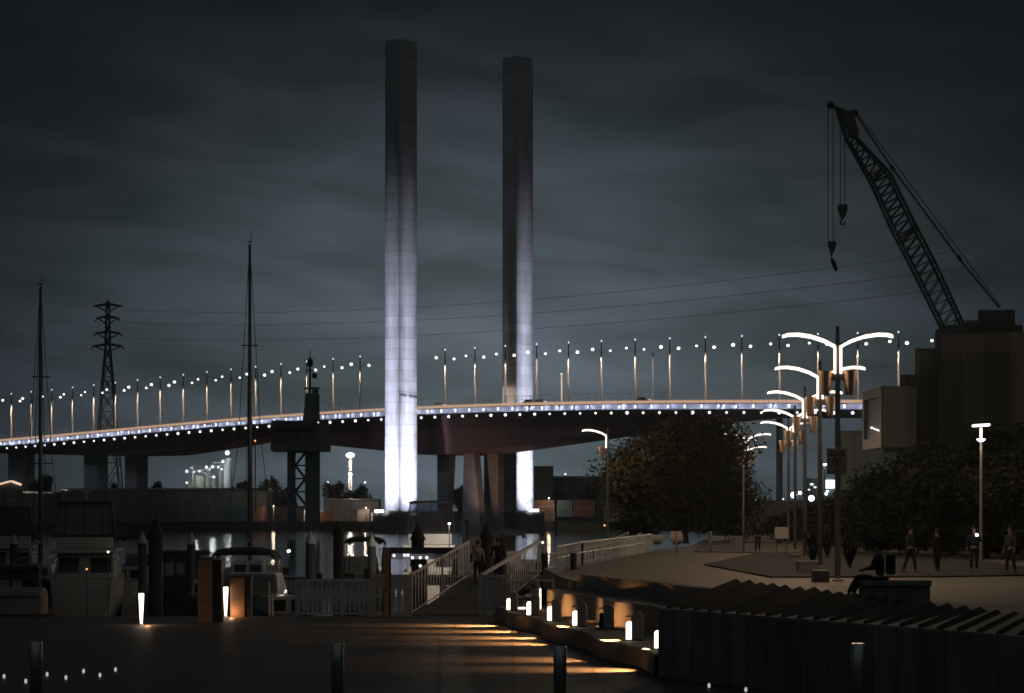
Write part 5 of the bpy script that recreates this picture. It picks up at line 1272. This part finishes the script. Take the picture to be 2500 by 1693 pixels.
        for z_, ww in ((.45, .8), (.72, .6)):
            b = MB(); b.tube([(-ww, L * .56, mh * z_), (ww, L * .56, mh * z_)], .03, 5); obj('spreader', b, M['alu'], t)
        for pts in (((0, L * .56, mh), (-.8, L * .56, mh * .45), (-Bm * .48, L * .52, h)), ((0, L * .56, mh), (.8, L * .56, mh * .45), (Bm * .48, L * .52, h)), ((0, L * .56, mh), (0, L * .99, h + .5)), ((0, L * .56, mh), (0, .05, h + .2))):
            b = MB(); b.tube(pts, .022, 4); obj('stay', b, M['rope'], t)
        b = MB()
        for s in (-1, 1): b.tube([(s * Bm * .42, .1, h), (s * Bm * .42, .1, h + .65), (s * Bm * .46, L * .45, h + .65), (s * .2, L * .95, h + 1.0)], .02, 4)
        obj('guard_rail', b, M['steel'], t)
    return t
m, n, l = nodes_of('clear_vinyl'); M['clear'] = m
o_ = n.new('ShaderNodeOutputMaterial'); mx_ = n.new('ShaderNodeMixShader'); tr_ = n.new('ShaderNodeBsdfTransparent'); gl_ = n.new('ShaderNodeBsdfTranslucent')
tr_.inputs[0].default_value = (.75, .77, .85, 1); gl_.inputs[0].default_value = (.55, .56, .62, 1); mx_.inputs[0].default_value = .25
ns_ = n.new('ShaderNodeTexNoise'); ns_.inputs['Scale'].default_value = 4; mr_ = n.new('ShaderNodeMapRange'); mr_.inputs['To Min'].default_value = .15; mr_.inputs['To Max'].default_value = .4
l.new(ns_.outputs[0], mr_.inputs[0]); l.new(mr_.outputs[0], mx_.inputs[0]); l.new(tr_.outputs[0], mx_.inputs[1]); l.new(gl_.outputs[0], mx_.inputs[2]); l.new(mx_.outputs[0], o_.inputs[0])
boat('motor_cruiser', 'big motor cruiser with a tall framed windscreen canopy, at the left of the marina', XP(198, 138), 138, 13, 4.3, 1.7, 'cruiser', R(6))
boat('motor_cruiser', 'motor cruiser in front of the bright tower, its clear canopy glowing', XP(1042, 150), 150, 12, 3.7, 1.75, 'cruiser', R(-3), 'hull_lit')
boat('day_boat', 'small cruiser with a dark canopy behind the ramp, right of the cruiser before the tower', XP(1238, 152), 152, 8.5, 3.0, 1.6, 'bimini', R(4), 'hull_dark')
boat('sailing_yacht', 'white sailing yacht with the tall dark mast left of the control tower', XP(599, 157), 157, 13, 3.9, 1.25, 'yacht', R(4), 'hull', ZP(597, 164) - WZ)
boat('day_boat', 'dark boat with an arched canopy and pale windows behind the second brown pillar', XP(585, 128), 128, 9, 4.0, 1.1, 'bimini', R(-2), 'hull_dark')
boat('sailing_yacht', 'dark sailing yacht with a slightly leaning mast at the far left', XP(75, 152), 152, 12, 3.6, 1.2, 'yacht', R(6), 'hull_dark', ZP(702, 159) - WZ)
boat('small_boat', 'small white boat beside the big cruiser, left of the capped pile', XP(285, 160), 160, 7.5, 2.6, 1.1, 'small', R(-8))
boat('cabin_boat', 'dark cabin boat with one warm lit window between two capped piles', XP(420, 165), 165, 9, 3.9, 1.0, 'cabin', R(0), 'hull_dark')
boat('small_boat', 'small dark boat low in the water behind the wide marina railing', XP(745, 118), 118, 7, 2.6, .8, 'small', R(25), 'hull_dark')
boat('small_boat', 'small pale boat behind the wide marina railing near the thick pile', XP(860, 122), 122, 6.5, 2.4, .75, 'small', R(-30))
boat('small_boat', 'white boat at the right pontoon below the plaza edge', XP(1410, 178), 178, 9, 3.0, 1.2, 'small', R(60))
boat('small_boat', 'low white boat nearer on the right pontoon, beside the dock fence', XP(1385, 140), 140, 8, 2.8, .9, 'small', R(72))
boat('cabin_boat', 'dark low launch at the far left edge under the tall mast', XP(25, 128), 128, 9, 3.4, .9, 'cabin', R(10), 'hull_dark')
# dock lamps
k = 0
for x, y, Y, m_, r_, lab in ((705, 1346, 140, 'window_bright', .085, 'bright round dock lamp right of the arched canopy boat'), (264, 1348, 136, 'window_bright', .05, 'small white dock lamp at the stern of the big cruiser'), (1097, 1279, 146.5, 'window_bright', .07, 'small white dock lamp shining on the stern of the cruiser before the tower'), (212, 1390, 125, 'amber_dot', .045, 'dim amber dock lamp low at the left'), (853, 1346, 130, 'amber_dot', .05, 'small amber lamp right of the thick middle pile'), (1325, 1325, 130, 'window_bright', .045, 'small white lamp beside the right end of the ramp railing'), (1476, 1283, 200, 'amber_dot', .07, 'small amber lamp at the foot of the single winged lamp')):
    if 'window_bright' not in M: M['window_bright'] = emit('dock_lamp', (1, .93, .82), 6)
    t = thing('dock_lamp', lab, 'dock lamp', (XP(x, Y), Y, WZ + .3), 0, 'small lamps on the marina docks')
    z = ZP(y, Y) - WZ - .3; b = MB(); b.tube([(0, 0, 0), (0, 0, z - r_)], .03, 5); obj('pole', b, M['dark'], t); b = MB(); b.ball((0, 0, z), r_, 8, 6, (1.2, 1, .9)); obj('bulb', b, M[m_], t)
    if m_ == 'window_bright':
        ld = bpy.data.lights.new('dock_glow', 'POINT'); ld.energy = {1097: 800, 264: 9, 705: 60}.get(x, 15); ld.color = (1, .86, .7); ld.shadow_soft_size = .08
        lo_ = bpy.data.objects.new('dock_glow', ld); COL.objects.link(lo_); lo_.parent = t; lo_.location = (-.3, -.25, z + .25)
for x, y, lab in ((624, 1168, 'x'), (617, 1184, 'x')): pass
t = thing('crane_beacon', 'tiny amber light on a stay beside the yacht mast', 'light', PX(623, 1077, 163)); b = MB(); b.ball((0, 0, 0), .05, 8, 5, (1, 1, 1.4)); obj('bulb', b, M['amber_dot'], t); b = MB(); b.tube([(0, 0, -5.0), (0, 0, -.05)], .05, 5); obj('pole', b, M['alu'], t)

# ================================================================== PEOPLE
def skin(name, parent, joints, edges, mtl, sub=1):
    me = bpy.data.meshes.new(name); ks = list(joints); ix = {k_: i for i, k_ in enumerate(ks)}
    me.from_pydata([joints[k_][0] for k_ in ks], [(ix[a], ix[b]) for a, b in edges], []); me.materials.append(mtl)
    o = bpy.data.objects.new(name, me); COL.objects.link(o); o.parent = parent
    md = o.modifiers.new('skin', 'SKIN'); md.use_smooth_shade = True
    for i, k_ in enumerate(ks):
        r = joints[k_][1]; sv = me.skin_vertices[0].data[i]; sv.radius = r if isinstance(r, tuple) else (r, r)
    me.skin_vertices[0].data[0].use_root = True
    s = o.modifiers.new('sub', 'SUBSURF'); s.levels = sub; s.render_levels = sub
    return o
def person(label, loc, rz, pose='stand', top='shirt_pink', legs='black_cloth', h=1.7, stride=.12, coat=False, group='people on the promenade', arm=0):
    t = thing('person', label, 'person', loc, rz, group); k = h / 1.72
    V = lambda x, y, z: (x * k, y * k, z * k)
    # facing -Y is towards the viewer; facing +Y away
    if pose == 'sit':
        hip = .06; hz = .50
        K = {s: V(s * .14, .50, .52) for s in (-1, 1)}; A = {s: V(s * .15, .72, .10) for s in (-1, 1)}; T = {s: V(s * .15, .92, .04) for s in (-1, 1)}
    else:
        hz = .92
        K = {s: V(s * .10, s * stride * .5 + .02, .49) for s in (-1, 1)}; A = {s: V(s * .105, s * stride - .03, .08) for s in (-1, 1)}; T = {s: V(s * .12, s * stride + .15, .035) for s in (-1, 1)}
    ln = .05 if pose == 'sit' else 0.0
    sh = hz + .50; hd = hz + .70
    EL = {s: V(s * .25, ln - .02, hz + .24) for s in (-1, 1)}; WR = {s: V(s * .27, .06 + ln, hz - .02) for s in (-1, 1)}
    if pose == 'sit':
        EL = {s: V(s * .25, .12, hz + .22) for s in (-1, 1)}; WR = {s: V(s * .14, .36, hz + .18) for s in (-1, 1)}
    if arm: EL[arm] = V(arm * .26, .10, hz + .24); WR[arm] = V(arm * .16, .30, hz + .38)
    J = {'hip': (V(0, 0, hz), .07 * k), 'chest': (V(0, ln, hz + .36), .08 * k), 'neck': (V(0, ln, sh + .03), .052 * k), 'jaw': (V(0, ln + .025, hd - .06), (.068 * k, .075 * k)), 'brow': (V(0, ln + .01, hd + .03), (.076 * k, .088 * k)), 'crown': (V(0, ln, hd + .10), .055 * k), 'nose': (V(0, ln + .105, hd - .02), .012 * k)}
    E = [('hip', 'chest'), ('chest', 'neck'), ('neck', 'jaw'), ('jaw', 'brow'), ('brow', 'crown'), ('jaw', 'nose')]
    for s in (-1, 1):
        q = 'L' if s < 0 else 'R'
        J['sh' + q] = (V(s * .15, ln, sh - .04), .05 * k); J['el' + q] = (EL[s], .036 * k); J['wr' + q] = (WR[s], .026 * k)
        d = (Vector(WR[s]) - Vector(EL[s])).normalized(); pm = Vector(WR[s]) + d * .07 * k; J['pm' + q] = (tuple(pm), (.034 * k, .016 * k))
        J['ear' + q] = (V(s * .082, ln, hd), .013 * k)
        E += [('chest', 'sh' + q), ('sh' + q, 'el' + q), ('el' + q, 'wr' + q), ('wr' + q, 'pm' + q), ('brow', 'ear' + q)]
        ax = d.cross(Vector((s, 0, 0))).normalized(); 
        for fi, (o_, ln_) in enumerate(((-.030, .062), (-.010, .075), (.010, .072), (.030, .055))):
            b0 = pm + ax * o_ * k + d * .025 * k; b1 = b0 + d * ln_ * .55 * k; b2 = b1 + (d * .8 + Vector((-s * .6, 0, 0))) * ln_ * .5 * k
            for nm, p_ in (('a', b0), ('b', b1), ('c', b2)): J[f'f{q}{fi}{nm}'] = (tuple(p_), .0085 * k)
            E += [('pm' + q, f'f{q}{fi}a'), (f'f{q}{fi}a', f'f{q}{fi}b'), (f'f{q}{fi}b', f'f{q}{fi}c')]
        th = Vector(WR[s]) + d * .03 * k - ax * .038 * k
        J['t1' + q] = (tuple(th), .010 * k); J['t2' + q] = (tuple(th + (d * .7 - ax * .5) * .045 * k), .009 * k); E += [('wr' + q, 't1' + q), ('t1' + q, 't2' + q)]
        J['th' + q] = (V(s * .09, 0, hz - .04), .07 * k); J['kn' + q] = (K[s], .05 * k); J['an' + q] = (A[s], .036 * k); J['to' + q] = (T[s], .03 * k)
        E += [('hip', 'th' + q), ('th' + q, 'kn' + q), ('kn' + q, 'an' + q), ('an' + q, 'to' + q)]
    skin('body', t, J, E, M['skin'])
    # clothing
    flare = .13 if coat else .0
    J2 = {'w': (V(0, 0, hz + .02), (.155 * k, .115 * k)), 'm': (V(0, ln * .5, hz + .2), (.15 * k, .11 * k)), 'c': (V(0, ln, hz + .38), (.165 * k, .115 * k)), 'n': (V(0, ln, sh + .0), (.085 * k, .075 * k))}
    E2 = [('w', 'm'), ('m', 'c'), ('c', 'n')]
    if coat: J2['hem'] = (V(0, 0, hz - .42), (.20 * k, .17 * k)); E2.append(('w', 'hem'))
    for s in (-1, 1):
        q = 'L' if s < 0 else 'R'; J2['s' + q] = (V(s * .165, ln, sh - .045), .068 * k); J2['e' + q] = (EL[s], .056 * k); J2['x' + q] = (tuple(Vector(EL[s]).lerp(Vector(WR[s]), .86)), .044 * k)
        E2 += [('c', 's' + q), ('s' + q, 'e' + q), ('e' + q, 'x' + q)]
    skin('shirt', t, J2, E2, M[top])
    J3 = {'w': (V(0, 0, hz + .0), (.145 * k, .11 * k))}; E3 = []
    for s in (-1, 1):
        q = 'L' if s < 0 else 'R'; J3['t' + q] = (V(s * .09, .0, hz - .08), .095 * k); J3['k' + q] = (K[s], .070 * k); J3['a' + q] = (tuple(Vector(A[s]) + Vector((0, 0, .03 * k))), .056 * k); E3 += [('w', 't' + q), ('t' + q, 'k' + q), ('k' + q, 'a' + q)]
    skin('trousers', t, J3, E3, M[legs])
    for s in (-1, 1):
        b = MB(); a_, o_ = Vector(A[s]), Vector(T[s]); d = (o_ - a_); d.z = 0; d.normalize(); sd_ = Vector((-d.y, d.x, 0)); z0 = .0 if pose != 'sit' else min(a_.z, o_.z) - .06
        pr = [(-.09, .045), (-.09, -.045), (.06, -.055), (.15, -.04), (.19, 0), (.15, .04), (.06, .055)]
        b.loft([[a_ * 1 + d * u * k + sd_ * v * k + Vector((0, 0, -a_.z + z0 + z)) for u, v in pr] for z in (0, .05)] + [[a_ + d * (u * .8 - .01) * k + sd_ * v * .7 * k + Vector((0, 0, -a_.z + z0 + .10)) for u, v in pr]]); obj('shoe', b, M['shoe'], t, bevel=.01)
    b = MB(); b.ball(V(0, ln - .015, hd + .045), .105 * k, 12, 8, (.88, 1.0, .95)); hv = [v for v in b.v]; obj('hair', b, M['hair'], t, smooth=True)
    return t
RT = lambda Yv: DZ + (RZ1 - DZ) * (Yv - 81.2) / (ramp_end - 81.2)
Y = 91.5; P_ = person('person in a dusty pink shirt with a strap bag, walking away up the ramp', (XP(1166, Y), Y, RT(Y) + .02), 0, top='shirt_pink', legs='black_cloth', h=1.62, stride=.14)
b = MB(); b.tube([(-.16, -.135, 1.36), (.02, -.15, 1.12), (.17, -.13, .92)], .022, 6); b.tube([(-.16, -.135, 1.36), (-.17, 0, 1.47), (-.12, .12, 1.36)], .022, 6); obj('strap', b, M['black_cloth'], P_)
b = MB(); b.box((-.23, -.06, .98), (.09, .26, .30)); obj('bag', b, M['black_cloth'], P_, bevel=.03)
Y = 92.5; person('person in black clothes walking up the ramp beside the pink shirted one', (XP(1216, Y), Y, RT(Y) + .02), 0, top='black_cloth', legs='black_cloth', h=1.64, stride=.10, coat=True)
t = bpy.data.objects['bench_platform']
b = MB(); b.bb((XP(2098, 54.6), 54.2, .68), (XP(2268, 54.6), 54.9, .80)); obj('back_beam', b, M['darkwall'], t, world=True, bevel=.02)
for x in (2095, 2180, 2260):
    pass
b = MB(); b.bb((XP(2100, 54.6), 54.35, .302), (XP(2266, 54.6), 54.85, .679)); obj('back_panel', b, M['darkwall'], t, world=True)
Y = 54.5; P_ = person('person in dark clothes sitting on the bench beam with knees towards the left', (XP(2150, Y), Y, .36), R(62), 'sit', 'navy', 'black_cloth', 1.74)
b = MB(); b.box((0, -.24, .80), (.30, .18, .46)); obj('backpack', b, M['black_cloth'], P_, bevel=.06)
b = MB(); b.box((0, .42, .70), (.09, .16, .012)); obj('phone', b, M['dark'], P_)
Y = 91.0; person('dark figure standing on the plaza right of the sitting person, one foot forward', (XP(2222, Y), Y, 0), R(-70), top='navy', legs='black_cloth', h=1.8, stride=.2)
Y = 92.0; person('dark figure in a wide coat on the plaza, between two other standing figures', (XP(2288, Y), Y, 0), R(35), top='black_cloth', legs='black_cloth', h=1.68, stride=.05, coat=True)
Y = 94.0; P_ = person('dark figure holding a bright phone torch on the plaza at the right', (XP(2378, Y), Y, 0), R(170), top='black_cloth', legs='navy', h=1.76, stride=.1, arm=-1)
b = MB(); b.box((-.16, .36, 1.37), (.075, .02, .15)); obj('phone', b, M['dark'], P_); b = MB(); b.ball((-.10, .39, 1.44), .055, 8, 6); obj('torch', b, M['phone'], P_)
Y = 90.0; person('dark figure standing near the right edge of the photo', (XP(2467, Y), Y, 0), R(120), top='grey_cloth', legs='black_cloth', h=1.8, stride=.12)
Y = 138.0; person('small far figure in dark clothes standing right of the big tree', (XP(1850, Y), Y, 0), R(180), top='black_cloth', legs='black_cloth', h=1.72, stride=.06)
boat('day_boat', 'pale cruiser with a dark canopy between the big cruiser and the lit cabin boat', XP(318, 175), 175, 9, 3.2, 1.3, 'bimini', R(-5))
boat('motor_cruiser', 'dim motor cruiser at the far left edge behind the leaning mast', XP(22, 172), 172, 11, 3.8, 1.5, 'cruiser', R(10))
boat('small_boat', 'small white boat in the open water left of the thick middle pile', XP(775, 176), 176, 7, 2.5, 1.0, 'small', R(80))
boat('small_boat', 'dark small boat tied at the left of the arched canopy boat', XP(505, 140), 140, 7, 2.6, .9, 'small', R(5), 'hull_dark')
boat('day_boat', 'white boat with a dark canopy behind the lettered column', XP(905, 170), 170, 8, 3.0, 1.2, 'bimini', R(15))
boat('small_boat', 'white small boat at the pontoon right of the dark coned piles', XP(1340, 160), 160, 8, 2.8, 1.0, 'small', R(75))
k = 0
for px, Y, h, rx, lab in ((2115, 131, 2.3, 2.0, 'low dark hedge shrub right of the lamp row, first from the left'), (2195, 127, 2.5, 2.1, 'low dark hedge shrub behind the figure with one foot forward'), (2285, 124, 2.6, 2.1, 'low dark hedge shrub behind the figure in the wide coat'),
                          (2370, 120, 2.5, 2.1, 'low dark hedge shrub at the foot of the slim reflector lamp'), (2450, 117, 2.5, 2.0, 'low dark hedge shrub near the right edge behind the last figure'), (2530, 113, 2.5, 2.0, 'low dark hedge shrub cut by the right edge of the photo'), (2050, 138, 2.0, 1.7, 'low dark hedge shrub behind the foot of the nearest lamp'),
                          (1900, 172, 2.3, 2.4, 'low dark shrub behind the notice board'), (1770, 190, 2.4, 2.6, 'low dark shrub under the right side of the big tree'), (1560, 190, 1.9, 2.4, 'low dark shrub under the left side of the big tree')):
    tree(lab, (XP(px, Y), Y, 0), h, rx, .05, 2600, .11, M['leaf_dark'], 80 + k, 9, 'shrub', 'hedge_shrub', .06, 'low hedge shrubs behind the plaza'); k += 1
# overhead power lines running from the pylon to the right
k = 0
for (ya, xb, yb, sag) in ((750, 2360, 610, 26), (780, 2360, 655, 24), (818, 2360, 700, 22)):
    t = thing('power_line', ('topmost', 'middle', 'lowest')[k] + ' of three faint overhead power lines crossing the sky from the pylon', 'power line', PX(300, ya + 8, 1030), 0, 'overhead power lines'); k += 1
    pts = []
    for q in range(41):
        f_ = q / 40; p = PX(300, ya + 8, 1030).lerp(PX(xb, yb, 640), f_); p.z -= sag * 4 * f_ * (1 - f_) * .25; pts.append(p)
    b = MB(); b.tube(pts, .055, 4); obj('wire', b, M['rope'], t, world=True)
# ================================================================== NIGHT AIR
hz = MB(); hz.bb((-900, -40, -9), (900, 1500, 160)); m, n, l = nodes_of('night_haze')
o_ = n.new('ShaderNodeOutputMaterial'); v_ = n.new('ShaderNodeVolumePrincipled'); v_.inputs['Color'].default_value = (.72, .88, 1, 1); v_.inputs['Density'].default_value = .00017; v_.inputs['Anisotropy'].default_value = .5
l.new(v_.outputs[0], o_.inputs['Volume'])
h_ = obj('haze', hz, m); h_['kind'] = 'stuff'
# yard clutter on the far quay below the bridge
for k, (x0, x1, y0, y1, m_, lab) in enumerate(((742, 768, 1246, 1262, 'fascia', 'small pale yard box between the control tower and the quay shed'), (775, 812, 1250, 1266, 'container_rust', 'low rust yard box left of the quay shed under the bridge'), (872, 902, 1246, 1264, 'concrete_far', 'grey yard box in front of the low quay shed'), (905, 930, 1252, 1268, 'fascia', 'small pale yard box beside the bright tower platform'), (560, 600, 1236, 1262, 'container_teal', 'dark teal yard box beside the yacht mast on the far quay'), (622, 646, 1240, 1264, 'container_rust', 'small rust yard box right of the yacht mast on the far quay'), (1475, 1510, 1226, 1260, 'concrete_far', 'grey yard box at the left edge of the big tree'))):
    Y = 790.5; t = thing('yard_box', lab, 'container', (XP((x0 + x1) / 2, Y), Y, -1.2), 0, 'boxes in the far quay yard')
    zb_ = min(ZP(y1, Y), -.4); b = MB(); n_ = 10; xs = [XP(x0, Y) + (XP(x1, Y) - XP(x0, Y)) * q / n_ for q in range(n_ + 1)]
    b.prism([(x, Y + (.1 if q % 2 else 0)) for q, x in enumerate(xs)] + [(xs[-1], Y + 1.4), (xs[0], Y + 1.4)], -1.19, ZP(y0, Y)); obj('shell', b, M[m_], t, world=True)
    b = MB(); b.bb((xs[0] - .1, Y - .12, ZP(y0, Y) + .003), (xs[-1] + .1, Y + 1.5, ZP(y0, Y) + .2)); obj('lid', b, M['pole'], t, world=True)
for x, y, lab in ((760, 1238, 'small warm yard lamp left of the low quay shed'), (893, 1240, 'small warm yard lamp in front of the low quay shed'), (668, 1236, 'small warm yard lamp at the foot of the control tower'), (1340, 1216, 'small warm yard lamp above the rust container by the far tower')):
    Y = 788.6; t = thing('yard_lamp', lab, 'lamp', (XP(x, Y), Y, -1.2), 0, 'warm lamps in the far quay yard'); z = ZP(y, Y) + 1.2
    b = MB(); b.tube([(0, 0, 0), (0, 0, z - .1)], .08, 5); obj('pole', b, M['pole'], t); b = MB(); b.ball((0, -.1, z), .16, 8, 5); obj('bulb', b, M['window_bright'], t)
    ld = bpy.data.lights.new('yard_glow', 'POINT'); ld.energy = 700; ld.color = (1, .74, .52); ld.shadow_soft_size = .2
    lo_ = bpy.data.objects.new('yard_glow', ld); COL.objects.link(lo_); lo_.parent = t; lo_.location = (0, -1.2, z - .2)
